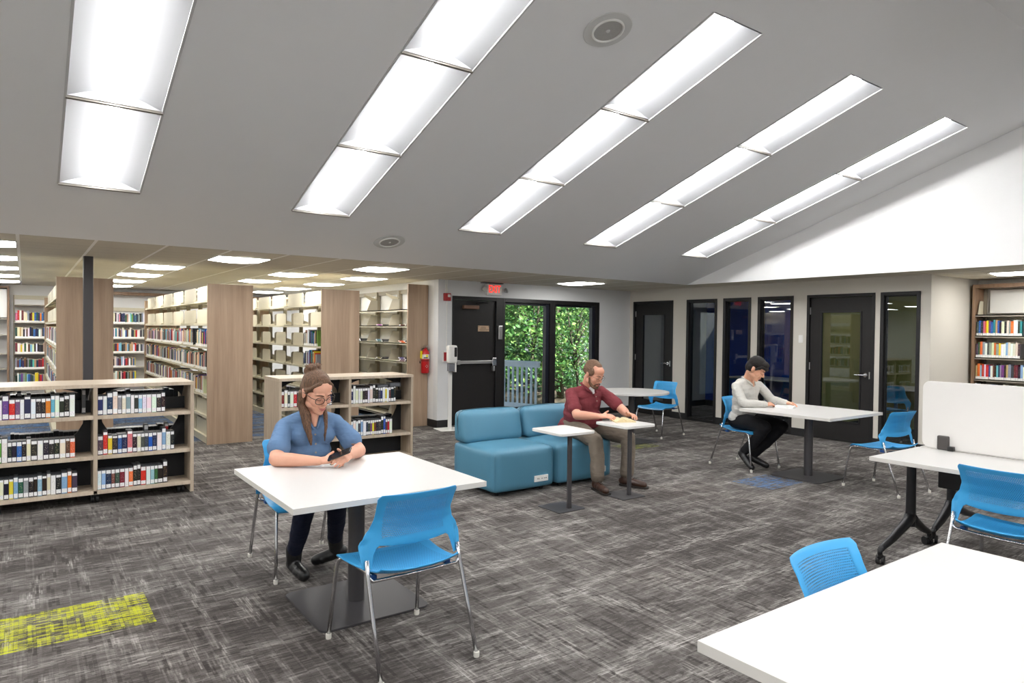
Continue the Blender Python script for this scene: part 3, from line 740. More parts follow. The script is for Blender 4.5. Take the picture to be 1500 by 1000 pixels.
def stack(x0, ya, bay, nb, lab, plates, color, far_panel=True, top=2.18, back=False, endplate=True):
    x1 = x0+.585; xm = (x0+x1)/2; yb = ya+.03+bay*nb
    t = thing('library_book_stack', lab, 'book stack', (xm, (ya+yb)/2, 0))
    D = Matrix.Translation((-xm, -(ya+yb)/2, 0))
    def L(b): b.xf(D); return b
    obj('end_panel', L(MB().box(x0-.002, x1+.002, ya, ya+.028, 0, top)), M['panel'], t, bevel=.002)
    if far_panel: obj('end_panel', L(MB().box(x0-.002, x1+.002, yb, yb+.028, 0, top-.06)), M['panel'], t, bevel=.002)
    for k in range(nb+1):
        y = ya+.03+bay*k + (.025 if k == 0 else -.025 if k == nb else 0)
        obj('upright', L(MB().box(xm-.028, xm+.028, y-.02, y+.02, 0, top-.03).box(xm-.031, xm-.028, y-.004, y+.004, .1, top-.05)), M['beige_dk'], t)
    obj('top_rail', L(MB().box(xm-.02, xm+.02, ya+.03, yb, top-.06, top-.03).box(xm-.02, xm+.02, ya+.03, yb, .03, .09)), M[color], t)
    for z in LV:
        for k in range(nb):
            y0 = ya+.03+bay*k+.004; y1 = y0+bay-.008
            b = MB()
            for s in (-1, 1):
                xo = x0+.012 if s < 0 else x1-.012; xi = xm-.035 if s < 0 else xm+.035
                lo, hi = min(xo, xi), max(xo, xi)
                b.box(lo, hi, y0, y1, z-.004, z).box(min(xo, xo-s*.004), max(xo, xo-s*.004), y0, y1, z-.026 if z > .1 else .0, z)
                if z > .1:
                    for yy in (y0, y1-.003): b.add([(lo, yy, z-.02), (hi, yy, z-.02), (hi, yy, z+.09 if s < 0 else z+.01), (lo, yy, z+.01 if s < 0 else z+.09), (lo, yy+.003, z-.02), (hi, yy+.003, z-.02), (hi, yy+.003, z+.09 if s < 0 else z+.01), (lo, yy+.003, z+.01 if s < 0 else z+.09)],
                                                [(0,1,2,3),(4,7,6,5),(0,4,5,1),(1,5,6,2),(2,6,7,3),(3,7,4,0)])
            obj('shelf', L(b), M[color], t)
            if plates(z, k):
                b = MB(); w0, w1 = plates(z, k)
                plate(b, x0+.05, y0+w0, y0+w1, z, .205, .055)
                obj('shelf_divider', L(b), M[color], t, smooth=30)
                if w1 < bay-.15:
                    b = MB(); plate_x(b, y0+w1+.10, x0+.05, x0+.26, z, .20, .03); obj('bookend', L(b), M['beige_dk'], t)
    return t
def books_on(x0, ya, bay, k, z, length, where, hr=(.19,.255), count=True):
    # spines face -x: the run goes from far (left) to near (right) as seen from the aisle
    y1 = ya+.03+bay*(k+1)-.02
    st = None if count else stuff
    return row('book', (x0+.03, y1, z), -PI/2, length, where, 'books in the tall stacks', hr, (.15,.19), (.016,.042), WB, stuff=st)
bn = ['nearest', 'second', 'third', 'fourth', 'fifth', 'sixth']
sn = {1.32: 'upper', 1.0: 'middle', .66: 'lower', .37: 'second lowest'}
# stack behind the second end panel: six bays, three rows of books
def pl2(z, k): return (.02, .93) if z > 1.5 or z < .5 else None
stack(1.985, 9.90, .985, 6, 'beige steel book stack with books behind the tall middle-left walnut end panel', pl2, 'beige', back=True)
for z in (1.32, 1.0, .66):
    for k in range(6):
        if z == .66 and k == 0: books_on(1.985, 9.9, .985, k, z, .55, '%s shelf, %s bay, middle stack' % (sn[z], bn[k])); continue
        books_on(1.985, 9.90, .985, k, z, .94 if random.random() < .8 else .8, '%s shelf, %s bay, middle stack' % (sn[z], bn[k]), count=k < 1 or z == 1.32 and k < 2)
# stack behind the third end panel: nearly empty
def pl3(z, k):
    if k == 0 and z in (1.32, 1.0): return None
    if z > 1.9: return (.05, .85)
    return (.05, .55) if k % 2 else (.05, .60)
stack(3.55, 9.90, .90, 5, 'nearly empty beige book stack behind the right walnut end panel', pl3, 'beige')
for z in (1.32, 1.0): books_on(3.55, 9.9, .90, 0, z, .62, '%s shelf, nearest bay, nearly empty stack' % sn[z])
# stack behind the first end panel and the dark column
def pl1(z, k): return (.02, .90) if z > 1.5 else None
stack(.31, 9.90, .985, 6, 'beige book stack behind the walnut end panel with the dark column before it', pl1, 'beige')
for z in (1.32, 1.0, .66):
    for k in range(6): books_on(.31, 9.9, .985, k, z, .9, '%s shelf, %s bay, leftmost stack' % (sn[z], bn[k]), count=False)

# far wall shelving
def wall_case(x0, w, yf, depth, zs_, lab, top, framed=False, panels=()):
    t = thing('steel_shelving', lab, 'bookcase', (x0+w/2, yf+depth/2, 0)); ox, oy = x0+w/2, yf+depth/2
    def L(b): b.xf(Matrix.Translation((-ox, -oy, 0))); return b
    if framed:
        for xa in (x0, x0+w-.035): obj('side_panel', L(MB().box(xa, xa+.035, yf-.02, yf+depth, 0, top)), M['brown_frame'], t, bevel=.002)
        obj('top_panel', L(MB().box(x0+.035, x0+w-.035, yf-.02, yf+depth, top-.035, top)), M['brown_frame'], t)
    else:
        for xa in (x0, x0+w-.02): obj('upright', L(MB().box(xa, xa+.02, yf+depth-.06, yf+depth, 0, top)), M['beige_dk'], t)
        obj('top_rail', L(MB().box(x0, x0+w, yf+depth-.03, yf+depth-.01, top-.08, top)), M['beige'], t)
    for z in zs_: obj('shelf', L(MB().box(x0+.022, x0+w-.022, yf, yf+depth-.02, z-.018, z)), M['grey_shelf'], t, bevel=.001)
    for z0, z1 in panels: obj('display_panel', L(MB().box(x0+.04, x0+w-.04, yf+.02, yf+.026, z0, z1)), M['white_pl'], t)
    return t
ZF = [.40, .71, 1.02, 1.33, 1.65]
wall_case(-1.17, .93, YFAR-.34, .33, [.10,.40,.72,1.02,1.40,1.72], 'brown framed wall case with white display panel at the far left', 2.36, True, ((1.74, 2.30),))
wall_case(-.18, .93, YFAR-.34, .33, [.10]+ZF+[2.01], 'beige wall shelving full of books left of the leftmost stack', 2.20)
wall_case(.78, .60, YFAR-.34, .33, [.10]+ZF, 'beige wall shelving hidden behind the leftmost stack', 2.20)
wall_case(1.42, .93, YFAR-.34, .33, [.10]+ZF, 'beige wall shelving between the two left walnut end panels', 2.0)
tag(obj('shelf_canopy', MB().box(.8, 5.3, YFAR-.36, YFAR, 2.27, 2.33), M['brown_frame'], bevel=.003), 'brown canopy strip along the far wall above the shelving', 'canopy')
shn = ['fifth', 'fourth', 'third', 'second', 'top']
for i, z in enumerate(ZF):
    L1 = [.80, .66, .60, .88, .80][i]; L2 = [.55, .52, .66, .74, .68][i]
    row('book', (-.145, YFAR-.31, z), 0, L1, '%s shelf of far wall unit at far left' % shn[i], 'books on the far wall', (.18,.235), (.15,.18), (.02,.036), WB, stuff=None if i >= 4 else stuff)
    row('book', (1.45, YFAR-.31, z), 0, L2, '%s shelf of far wall unit between end panels' % shn[i], 'books on the far wall', (.18,.24), (.15,.18), (.02,.036), WB, stuff=None if i >= 4 else stuff)
# small stack of wall-mounted empty shelving by the extinguisher
xa, xb = 5.06, XW-.012; yA, bayw, nbw = 10.08, .93, 5
t = thing('steel_shelving', 'nearly empty white and beige wall shelving right of the third walnut end panel', 'bookcase', (5.2, 12.4, 0))
D = Matrix.Translation((-5.2, -12.4, 0))
def LL(b): b.xf(D); return b
obj('end_panel', LL(MB().box(5.02, XW-.01, 10.02, 10.05, 0, 2.335)), M['panel'], t, bevel=.002)
for k in range(nbw+1): obj('upright', LL(MB().box(xb-.07, xb, yA+bayw*k-.03, yA+bayw*k+.03, 0, 2.28)), M['beige_dk'], t)
obj('top_rail', LL(MB().box(xb-.04, xb-.02, yA, yA+bayw*nbw, 2.22, 2.29)), M['beige_dk'], t)
for k in range(nbw):
    y0, y1 = yA+bayw*k+.01, yA+bayw*(k+1)-.01
    for z in (.12, .44, .75, 1.06, 1.37, 1.66, 1.93):
        obj('shelf', LL(MB().box(xa, xb-.03, y0, y1, z-.018, z).box(xa, xa+.004, y0, y1, z-.03, z)), M['beige'], t)
        if z < 1.95:
            b = MB(); q = [(xa+.05, z), (xa+.26, z), (xa+.26, z+.2), (xa+.13, z+.2)]; yy = y1-.05
            b.add([(p[0], yy, p[1]) for p in q]+[(p[0], yy+.004, p[1]) for p in q], [(0,1,2,3),(4,7,6,5),(0,4,5,1),(1,5,6,2),(2,6,7,3),(3,7,4,0)])
            obj('bookend', LL(b), M['grey_shelf'], t)
    b = MB(); yy = y1; b.add([(xa+.02, yy, 2.20), (xb-.07, yy, 2.06), (xb-.07, yy, 2.16), (xa+.02, yy, 2.23), (xa+.02, yy+.006, 2.20), (xb-.07, yy+.006, 2.06), (xb-.07, yy+.006, 2.16), (xa+.02, yy+.006, 2.23)],
                            [(0,1,2,3),(4,7,6,5),(0,4,5,1),(1,5,6,2),(2,6,7,3),(3,7,4,0)])
    obj('canopy_bracket', LL(b), M['beige'], t)
for i, (k, z, n, c, nm) in enumerate([(0, 1.06, 3, (150,140,140), 'grey'), (0, 1.37, 2, (206,120,50), 'orange and red'), (0, 1.66, 1, (120,92,96), 'mauve'), (1, 1.37, 2, (140,128,126), 'taupe'), (1, 1.06, 2, (120,112,110), 'dark grey'), (2, 1.37, 2, (150,132,128), 'brown'), (1, 1.66, 1, (168,150,150), 'pinkish')]):
    z0 = z
    for j in range(n):
        cc = tuple(max(10, v+random.uniform(-60, 30)) for v in c); th = random.uniform(.012,.025)
        o = item('magazine', (xa+.03+random.uniform(0,.02), yA+bayw*k+.12+random.uniform(0,.06)+.3, z0+th), th, .22, .28, 0, cc, '%s magazine on %s shelf, %s bay, empty shelving, %s in pile' % (nm, {1.06:'lower',1.37:'middle',1.66:'upper'}[z], bn[k], word(j+1)), 'magazines lying on the wall shelving')
        o['category'] = 'magazine'; o.rotation_euler = (PI/2, PI/2, 0); z0 += th+.001

# walnut wall bookcase on the right
XB = 10.99; yb0, yb1 = .85, 4.03
t = thing('built_in_bookcase', 'brown wood wall bookcase with three rows of books at the right edge', 'bookcase', (XB+.16, 2.45, 0)); D = Matrix.Translation((-(XB+.16), -2.45, 0))
for y in (yb0, yb1-.035): obj('side_panel', LL(MB().box(XB-.02, XJ-.005, y, y+.035, 0, 2.335)), M['brown_frame'], t, bevel=.002)
obj('top_panel', LL(MB().box(XB-.02, XJ-.005, yb0+.035, yb1-.035, 2.285, 2.335)), M['brown_frame'], t)
for k in (1, 2): obj('upright', LL(MB().box(XJ-.07, XJ-.01, yb0+1.05*k-.02, yb0+1.05*k+.02, 0, 2.285)), M['beige_dk'], t)
obj('slotted_standard', LL(MB().box(XJ-.05, XJ-.01, yb1-.075, yb1-.04, 0, 2.285)), M['beige_dk'], t)
obj('display_panel', LL(MB().box(XJ-.07, XJ-.06, yb0+1.1, yb1-.13, 1.93, 2.26)), M['white_pl'], t)
zr = [.10, .40, .70, .985, 1.295, 1.605, 1.905]
for z in zr: obj('shelf', LL(MB().box(XB, XJ-.03, yb0+.037, yb1-.037, z-.018, z).box(XB, XB+.004, yb0+.037, yb1-.037, z-.028, z)), M['grey_shelf'], t, bevel=.001)
b = MB(); b.add([(XB+.02, yb1-.06, 1.905),(XB+.2, yb1-.06, 1.905),(XB+.2, yb1-.06, 2.10),(XB+.08, yb1-.06, 2.10),(XB+.02, yb1-.064, 1.905),(XB+.2, yb1-.064, 1.905),(XB+.2, yb1-.064, 2.10),(XB+.08, yb1-.064, 2.10)], [(0,1,2,3),(4,7,6,5),(0,4,5,1),(1,5,6,2),(2,6,7,3),(3,7,4,0)])
obj('bookend', LL(b), M['beige'], t)
for z, nm, L_ in ((1.605, 'top', .575), (1.295, 'second', .545), (.985, 'third', .62), (.70, 'fourth', .6)):
    row('book', (XB+.012, yb1-.045, z), -PI/2, L_, '%s row of the brown bookcase at right edge' % nm, 'books on the right wall bookcase', (.19,.222), (.14,.17), (.018,.034), WB)
    b = MB(); plate_x(b, yb1-.05-L_-.006, XB+.015, XB+.16, z, .20, .05, .012); tag(obj('bookend', b, M['dark_metal']), 'dark metal bookend closing the %s book row of the right wall bookcase' % nm, 'bookend', 'dark bookends in the right wall bookcase')
# the books beyond the individually built ones: one object
def stuff_mesh(items, name, lab):
    me = bpy.data.meshes.new(name); b = MB(); cols = []
    for p, w, d, h, a, c in items:
        Mx = Matrix.Translation(p) @ Matrix.Rotation(a, 4, 'Z') @ Matrix.Diagonal((w, d, h, 1))
        for (z0, z1, y0, cc) in ((0, .17, 0, (240,240,238)), (.17, .97, 0, c), (.97, 1, .02, (226,212,180))):
            q = MB().box(0, 1, y0, 1, z0, z1); q.xf(Mx); b.add(q.v, q.f); cols += [cc]*6
    o = obj(name, b, None or M['stuff']); at = o.data.color_attributes.new('Col', 'FLOAT_COLOR', 'CORNER')
    i = 0
    for pl in o.data.polygons:
        c = cols[pl.index]
        for l in pl.loop_indices: at.data[l].color = (lin(c[0]), lin(c[1]), lin(c[2]), 1)
    tag(o, lab, 'books', None, 'stuff'); return o
m, nt, out = newmat('distant_books'); g = N(nt); vc = g.n('ShaderNodeVertexColor'); vc.layer_name = 'Col'; g.bsdf(out, vc.outputs[0], .5); M['stuff'] = m
stuff_mesh(stuff, 'distant_books', 'many distant books filling the farther bays and far wall shelves')

# ------------------------------------------------------------------ chairs
def chair_proto():
    t = thing('stacking_chair', '', 'chair')
    # seat: curved sheet
    def seatpt(u, v):      # u -1..1 across, v 0 (rear) .. 1 (front)
        y = -.20 + .46*v; w = .205 + .045*min(1, v*1.25)
        w *= 1 - .10*max(0, (v-.9)/.1)**2
        z = .452 + .010*abs(u)**2.2 - .016*math.sin(PI*min(1, v*1.1)) + (.020*(1-v/.12)**2 if v < .12 else 0) - (.030*((v-.84)/.16)**2 if v > .84 else 0)
        z += .016*abs(u)**3*(1-v)
        return V((u*w, y, z))
    nu, nv = 22, 20; b = MB(); vs = [seatpt(-1+2*i/nu, j/nv) for j in range(nv+1) for i in range(nu+1)]
    b.add(vs, [(j*(nu+1)+i, j*(nu+1)+i+1, (j+1)*(nu+1)+i+1, (j+1)*(nu+1)+i) for j in range(nv) for i in range(nu)])
    o = obj('seat', b, M['chair_seat'], t, smooth=True, uv=lambda c: (c.x, c.y))
    s = o.modifiers.new('thick', 'SOLIDIFY'); s.thickness = .009; s.offset = -1; bv = o.modifiers.new('b', 'BEVEL'); bv.width = .003; bv.segments = 2; bv.limit_method = 'ANGLE'; bv.angle_limit = 1.0
    # back: curved sheet with side lugs reaching down to the legs
    import bisect
    prof = [(.475, -.135), (.53, -.118), (.585, -.100), (.64, -.100), (.70, -.118), (.76, -.145), (.80, -.166), (.825, -.180)]
    wid = [(.475, .262), (.53, .268), (.575, .272), (.62, .250), (.66, .222), (.71, .206), (.77, .208), (.825, .214)]
    def interp(tb, z):
        if z <= tb[0][0]: return tb[0][1]
        for (a, p), (c, q) in zip(tb, tb[1:]):
            if z <= c: f = (z-a)/(c-a); f = f*f*(3-2*f)*.5 + f*.5; return p+(q-p)*f
        return tb[-1][1]
    def zb(u):
        a = abs(u)
        if a > .84: return .478
        if a > .66: f = (a-.66)/.18; return .575 - .10*f*f
        return .562 + .013*(a/.66)**2
    us = [-1,-.97,-.92,-.86,-.84,-.81,-.77,-.72,-.66,-.58,-.5,-.4,-.3,-.2,-.1]; us = us + [0] + [-x for x in us[::-1]]
    nv = 22; b = MB(); vs = []
    for j in range(nv+1):
        for u in us:
            z0 = zb(u); zt = .826 - .022*max(0, (abs(u)-.9)/.1)**2
            z = z0 + (zt-z0)*j/nv
            w = interp(wid, z); x = u*w; y = interp(prof, z) - .040*(1-u*u)*min(1, max(0, (z-.52)/.06)) + (0.012 if abs(u) > .9 and z < .60 else 0)
            vs.append((x, y, z))
    nu = len(us)
    b.add(vs, [(j*nu+i, j*nu+i+1, (j+1)*nu+i+1, (j+1)*nu+i) for j in range(nv) for i in range(nu-1)])
    o = obj('backrest', b, M['chair_back'], t, smooth=True, uv=lambda c: (c.x, c.z))
    s = o.modifiers.new('thick', 'SOLIDIFY'); s.thickness = .005; s.offset = 0; bv = o.modifiers.new('b', 'BEVEL'); bv.width = .0028; bv.segments = 2; bv.limit_method = 'ANGLE'; bv.angle_limit = 1.0
    r = .0105
    for sx in (-1, 1):
        l = obj('leg', MB().tube([(sx*.252, -.305, .016), (sx*.250, -.22, .25), (sx*.246, -.145, .455), (sx*.244, -.128, .52)], r, 12), M['chrome'], t, smooth=True)
        obj('glide', MB().lathe([(0,0),(.013,0),(.0145,.006),(.0145,.026),(.011,.028),(0,.028)], 14, (sx*.252, -.305)), M['glide'], l, smooth=40)
        l = obj('leg', MB().tube([(sx*.254, .305, .016), (sx*.245, .275, .22), (sx*.236, .248, .385), (sx*.230, .236, .420), (sx*.220, .212, .433), (sx*.208, .16, .434), (sx*.20, .0, .428), (sx*.20, -.10, .432)], r, 12), M['chrome'], t, smooth=True)
        obj('glide', MB().lathe([(0,0),(.013,0),(.0145,.006),(.0145,.026),(.011,.028),(0,.028)], 14, (sx*.254, .305)), M['glide'], l, smooth=40)
        obj('bumper', MB().box(sx*.20-.016, sx*.20+.016, -.115, -.07, .412, .438), M['bumper'], t, bevel=.006)
    pts = [(-.246, -.148, .448), (-.225, -.150, .425), (-.17, -.135, .418), (-.10, -.125, .413), (0, -.12, .410), (.10, -.125, .413), (.17, -.135, .418), (.225, -.150, .425), (.246, -.148, .448)]
    obj('cross_tube', MB().tube(pts, .0085, 10), M['chrome'], t, smooth=True)
    obj('cross_tube', MB().tube([(-.205, .15, .432), (-.1, .15, .425), (.1, .15, .425), (.205, .15, .432)], .0085, 10), M['chrome'], t, smooth=True)
    return t
ch0 = chair_proto(); ch_used = False
def chair(x, y, rz, lab, group='blue stacking chairs in the reading room'):
    global ch_used
    if not ch_used: o = ch0; ch_used = True; o.location = (x, y, 0); o.rotation_euler = (0,0,rz); o['label'] = lab; o['group'] = group
    else: o = dup(ch0, (x, y, 0), rz, lab, group)
    return o
R_ = math.radians
chair(1.515, 3.07, R_(1), 'bright blue perforated chair in the foreground with its back to the viewer')
chair(1.51, 4.585, R_(180), 'blue chair the woman in the denim shirt sits on')
chair(6.97, 4.97, R_(177), 'blue chair the dark haired man in the grey shirt sits on')
chair(7.16, 3.39, R_(-8), 'empty blue chair pushed back between the pedestal table and the training table')
chair(7.93, 7.21, R_(98), 'blue chair beside the round white table near the glazed doors')
# rest of the placements are tuned to the photo
chair(4.69, 1.505, R_(-92), 'blue chair at the right edge facing the table with the frosted screen')
chair(2.31, 1.13, R_(180), 'blue chair tucked under the large white table in the right foreground')
# study room chairs
chair(10.85, 7.4, R_(-100), 'dim blue chair inside the blue study room', 'chairs in the study rooms')
chair(10.75, 4.95, R_(-95), 'dim blue chair inside the olive study room', 'chairs in the study rooms')

# ------------------------------------------------------------------ tables
def slab(name, x0, x1, y0, y1, z0, z1, r, parent, edge=True):
    b = MB(); poly = rrect(x0, x1, y0, y1, r) if r > .003 else [(x0,y0),(x1,y0),(x1,y1),(x0,y1)]
    b.prism(poly, z0, z1); n = len(poly)
    b.m = [1, 0] + [1]*n
    return obj(name, b, [M['white_top'], M['edge']], parent, bevel=.0012)
def pedestal(x, y, sx, sy, lab, ps=.64, pr=.047, off=(0,0), n=None):
    t = thing('pedestal_table', lab, 'table', (x, y, 0))
    slab('tabletop', -sx/2, sx/2, -sy/2, sy/2, .706, .736, 0, t)
    obj('column', MB().lathe([(0,.012),(pr,.012),(pr,.70),(0,.70)], 28, off), M['dark_metal'], t, smooth=40)
    obj('top_plate', MB().box(off[0]-.16, off[0]+.16, off[1]-.16, off[1]+.16, .698, .706), M['dark_metal'], t)
    b = MB(); b.prism(rrect(off[0]-ps/2, off[0]+ps/2, off[1]-ps/2, off[1]+ps/2, .05), 0, .012); obj('base_plate', b, M['dark_metal'], t, bevel=.002)
    return t
pedestal(1.565, 3.77, 1.09, 1.12, 'square white pedestal table the woman in the denim shirt leans on', off=(-.005, -.02))
pedestal(7.12, 4.22, 1.09, 1.09, 'square white pedestal table where the dark haired man writes', off=(-.05, -.02), ps=.60)
t = thing('round_table', 'round white pedestal table near the back right corner', 'table', (7.14, 7.03, 0))
b = MB().lathe([(0,.706),(.535,.706),(.54,.709),(.54,.733),(.535,.736),(0,.736)], 64); b.m = [0]*len(b.m)
obj('tabletop', b, M['white_top'], t, smooth=30)
obj('column', MB().lathe([(0,.012),(.047,.012),(.047,.706),(0,.706)], 24), M['dark_metal'], t, smooth=40)
b = MB(); b.prism(rrect(-.28, .28, -.28, .28, .03), 0, .012); obj('base_plate', b, M['dark_metal'], t, bevel=.002)
# big table in the right foreground
t = thing('reading_table', 'large white rectangular table filling the lower right corner', 'table', (2.28, .83, 0))
slab('tabletop', -.775, .775, -.385, .385, .704, .736, 0, t)
for s in (-.45, .45):
    obj('leg', MB().lathe([(0,.012),(.04,.012),(.04,.704),(0,.704)], 24, (s, 0)), M['dark_metal'], t, smooth=40)
    b = MB(); b.prism(rrect(s-.06, s+.06, -.3, .3, .03), 0, .012); obj('foot', b, M['dark_metal'], t, bevel=.002)
# training tables back to back with frosted screen
def training(x0, x1, y0, y1, lab, flip=1):
    xm = (x0+x1)/2; t = thing('training_table', lab, 'table', (xm, (y0+y1)/2, 0)); hw = (x1-x0)/2; hl = (y1-y0)/2
    slab('tabletop', -hw, hw, -hl, hl, .708, .736, 0, t)
    for s in (1, -1):
        yy = s*(hl-.10); xc = .045*flip
        lg = obj('leg', MB().tube([(xc, yy, .20), (xc, yy, .70)], [.035, .031], 18).box(xc-.26, xc+.26, yy-.025, yy+.025, .69, .708), M['black_metal'], t, smooth=35)
        b = MB()
        for e in (-1, 1):
            ex = e*(hw+.025) if e*flip < 0 else e*(hw-.02)
            pts = [(xc, yy, .27), (xc+e*.05, yy, .235), (xc+(ex-xc)*.6, yy, .155), (ex-e*.03, yy, .115), (ex, yy, .098)]
            b.tube(pts, [.040,.036,.029,.023,.017], 14); b.tube([(ex, yy, .112), (ex, yy, .075)], .017, 12)
        obj('foot', b, M['black_metal'], lg, smooth=True)
        for e in (-1, 1):
            ex = e*(hw+.025) if e*flip < 0 else e*(hw-.02)
            b = MB(); a = R_(60 if e > 0 else 15)
            for q in (-.017, .017):
                c_ = V((ex+.02*math.cos(a)+q*math.sin(a)*-1, yy+.02*math.sin(a)+q*math.cos(a), .032)); w_ = V((-math.sin(a), math.cos(a), 0))*.009
                b.tube([c_-w_, c_+w_], .032, 18)
            b.tube([(ex-.012, yy, .05), (ex+.025, yy, .062)], .014, 10); b.tube([(ex, yy, .05), (ex, yy, .082)], .013, 10)
            obj('caster', b, M['caster'], lg, smooth=35)
    return t
tr = training(4.79, 5.545, .75, 2.385, 'white training table on black casters carrying the frosted screen', 1)
obj('cable_box', MB().box(.24, .36, -.55, .62, .475, .70), M['black_metal'], tr, bevel=.01)
training(5.575, 6.33, .75, 2.385, 'second white training table hidden behind the frosted screen', -1)
# frosted screen
t = thing('desk_screen', 'frosted white acrylic privacy screen clamped between the two training tables', 'screen', (5.56, 1.55, .742))
poly = rrect(-.82, .815, 0, .505, .055, 8)
b = MB(); n = len(poly); b.add([(-.006, y, z) for y, z in poly]+[(.006, y, z) for y, z in poly], [tuple(range(n)), tuple(range(n, 2*n))]+[(i,(i+1)%n,(i+1)%n+n,i+n) for i in range(n)])
obj('panel', b, M['screen'], t, bevel=.003)
for y in (.66, -.55):
    c = obj('clamp', MB().box(-.028, .028, y-.04, y+.04, -.006, .10), M['clamp'], t, bevel=.008)
    obj('clamp_foot', MB().box(-.05, -.01, y-.08, y-.04, -.005, .028), M['black_pl'], c, bevel=.004)
# study room tables
def study_table(x0, x1, y0, y1, lab):
    t = thing('study_table', lab, 'table', ((x0+x1)/2, (y0+y1)/2, 0), group='tables in the study rooms'); hw, hl = (x1-x0)/2, (y1-y0)/2
    slab('tabletop', -hw, hw, -hl, hl, .71, .736, 0, t)
    for a in (-1, 1):
        for c in (-1, 1): obj('leg', MB().box(a*(hw-.03)-.022, a*(hw-.03)+.022, c*(hl-.03)-.022, c*(hl-.03)+.022, 0, .71), M['table_blue'], t)
    obj('apron', MB().box(-hw+.05, hw-.05, -hl+.02, -hl+.05, .66, .71).box(-hw+.05, hw-.05, hl-.05, hl-.02, .66, .71), M['table_blue'], t)
study_table(11.3, 12.1, 6.9, 8.5, 'white table with blue legs in the blue study room')
study_table(11.25, 12.1, 4.4, 5.6, 'white table with blue legs in the olive study room')

# side tables by the sofa
def side_table(bx, by, tx, ty, lab, px, py):
    t = thing('side_table', lab, 'side table', (bx, by, 0), group='small side tables before the sofa')
    b = MB(); b.prism(rrect(-.155, .155, -.155, .155, .018), 0, .008); obj('base_plate', b, M['dark_metal'], t, bevel=.002)
    obj('pole', MB().box(px-bx-.02, px-bx+.02, py-by-.0125, py-by+.0125, .008, .676), M['dark_metal'], t, bevel=.003)
    b = MB(); poly = rrect(tx-bx-.205, tx-bx+.205, ty-by-.225, ty-by+.225, .045); b.prism(poly, .676, .70); b.m = [1, 0]+[1]*len(poly)
    obj('tabletop', b, [M['white_top'], M['white_pl']], t, bevel=.003)
side_table(3.90, 4.70, 3.945, 4.745, 'small white side table with grey pole standing in front of the sofa seam', 3.925, 4.625)
side_table(4.70, 4.72, 4.755, 4.765, 'small white side table holding the open book of the bearded man', 4.735, 4.68)

# ------------------------------------------------------------------ sofa modules
def soft_box(x0, x1, y0, y1, z0, z1, bulge=.02, n=10, r=.05):
    b = bmesh.new(); bmesh.ops.create_cube(b, size=1); bmesh.ops.subdivide_edges(b, edges=b.edges[:], cuts=n, use_grid_fill=True)
    mb = MB(); cx, cy, cz = (x0+x1)/2, (y0+y1)/2, (z0+z1)/2; h = V(((x1-x0)/2, (y1-y0)/2, (z1-z0)/2))
    b.verts.index_update()
    for v in b.verts:
        p = V((v.co.x*2, v.co.y*2, v.co.z*2)); q = V((p.x*h.x, p.y*h.y, p.z*h.z))
        # rounded box
        i = V([max(-h[k]+r, min(h[k]-r, q[k])) for k in range(3)]); d = q-i
        if d.length > 1e-6: q = i + d.normalized()*r
        for k in range(3):
            o1, o2 = [(1,2),(0,2),(0,1)][k]
            if abs(p[k]) > .99: q[k] += math.copysign(bulge*(1-p[o1]**2)*(1-p[o2]**2), p[k])
        mb.v.append((q.x+cx, q.y+cy, q.z+cz))
    mb.f = [[v.index for v in f.verts] for f in b.faces]; mb.m = [0]*len(mb.f); b.free(); return mb
def sofa(x0, x1, y0, y1, lab):
    t = thing('sofa_module', lab, 'sofa', ((x0+x1)/2, (y0+y1)/2, 0), group='blue vinyl sofa modules'); hx, hy = (x1-x0)/2, (y1-y0)/2
    o = obj('seat_block', soft_box(-hx, hx, -hy, hy, .035, .445, .016), M['vinyl'], t, smooth=True)
    # bolster: wedge with rounded front top edge
    mb = soft_box(-hx+.004, hx-.004, hy-.25, hy, .44, .765, .012, 12, .055)
    mb.v = [(x, y + max(0, (z-.44))*(.22 if y < hy-.12 else 0), z) for x, y, z in mb.v]
    obj('back_bolster', mb, M['vinyl'], t, smooth=True)
    for ax in (-hx+.012,):
        pts = [(ax, -hy+.03, .06), (ax, -hy+.012, .12), (ax, -hy+.012, .40)]
        obj('seam', MB().tube(pts, .0025, 6), M['vinyl'], o)
    op_ = obj('power_outlet', MB().box(.10, .27, -hy-.020, -hy-.004, .105, .165), M['white_pl'], t, bevel=.002)
    b = MB()
    for k, (dx, w, h_) in enumerate([(.135, .006, .012), (.15, .006, .012), (.185, .014, .006), (.215, .014, .006), (.238, .010, .010)]): b.box(dx, dx+w, -hy-.0212, -hy-.0195, .135-h_/2, .135+h_/2)
    obj('sockets', b, M['black_pl'], op_)
    for sx in (-1, 1):
        for sy in (-1, 1): obj('foot', MB().lathe([(0,0),(.022,0),(.022,.04),(0,.04)], 14, (sx*(hx-.1), sy*(hy-.1))), M['black_pl'], t)
sofa(3.565, 4.305, 5.30, 6.07, 'left blue vinyl sofa module with power outlet, empty seat')
sofa(4.343, 5.095, 5.30, 6.07, 'right blue vinyl sofa module the bearded man sits on')

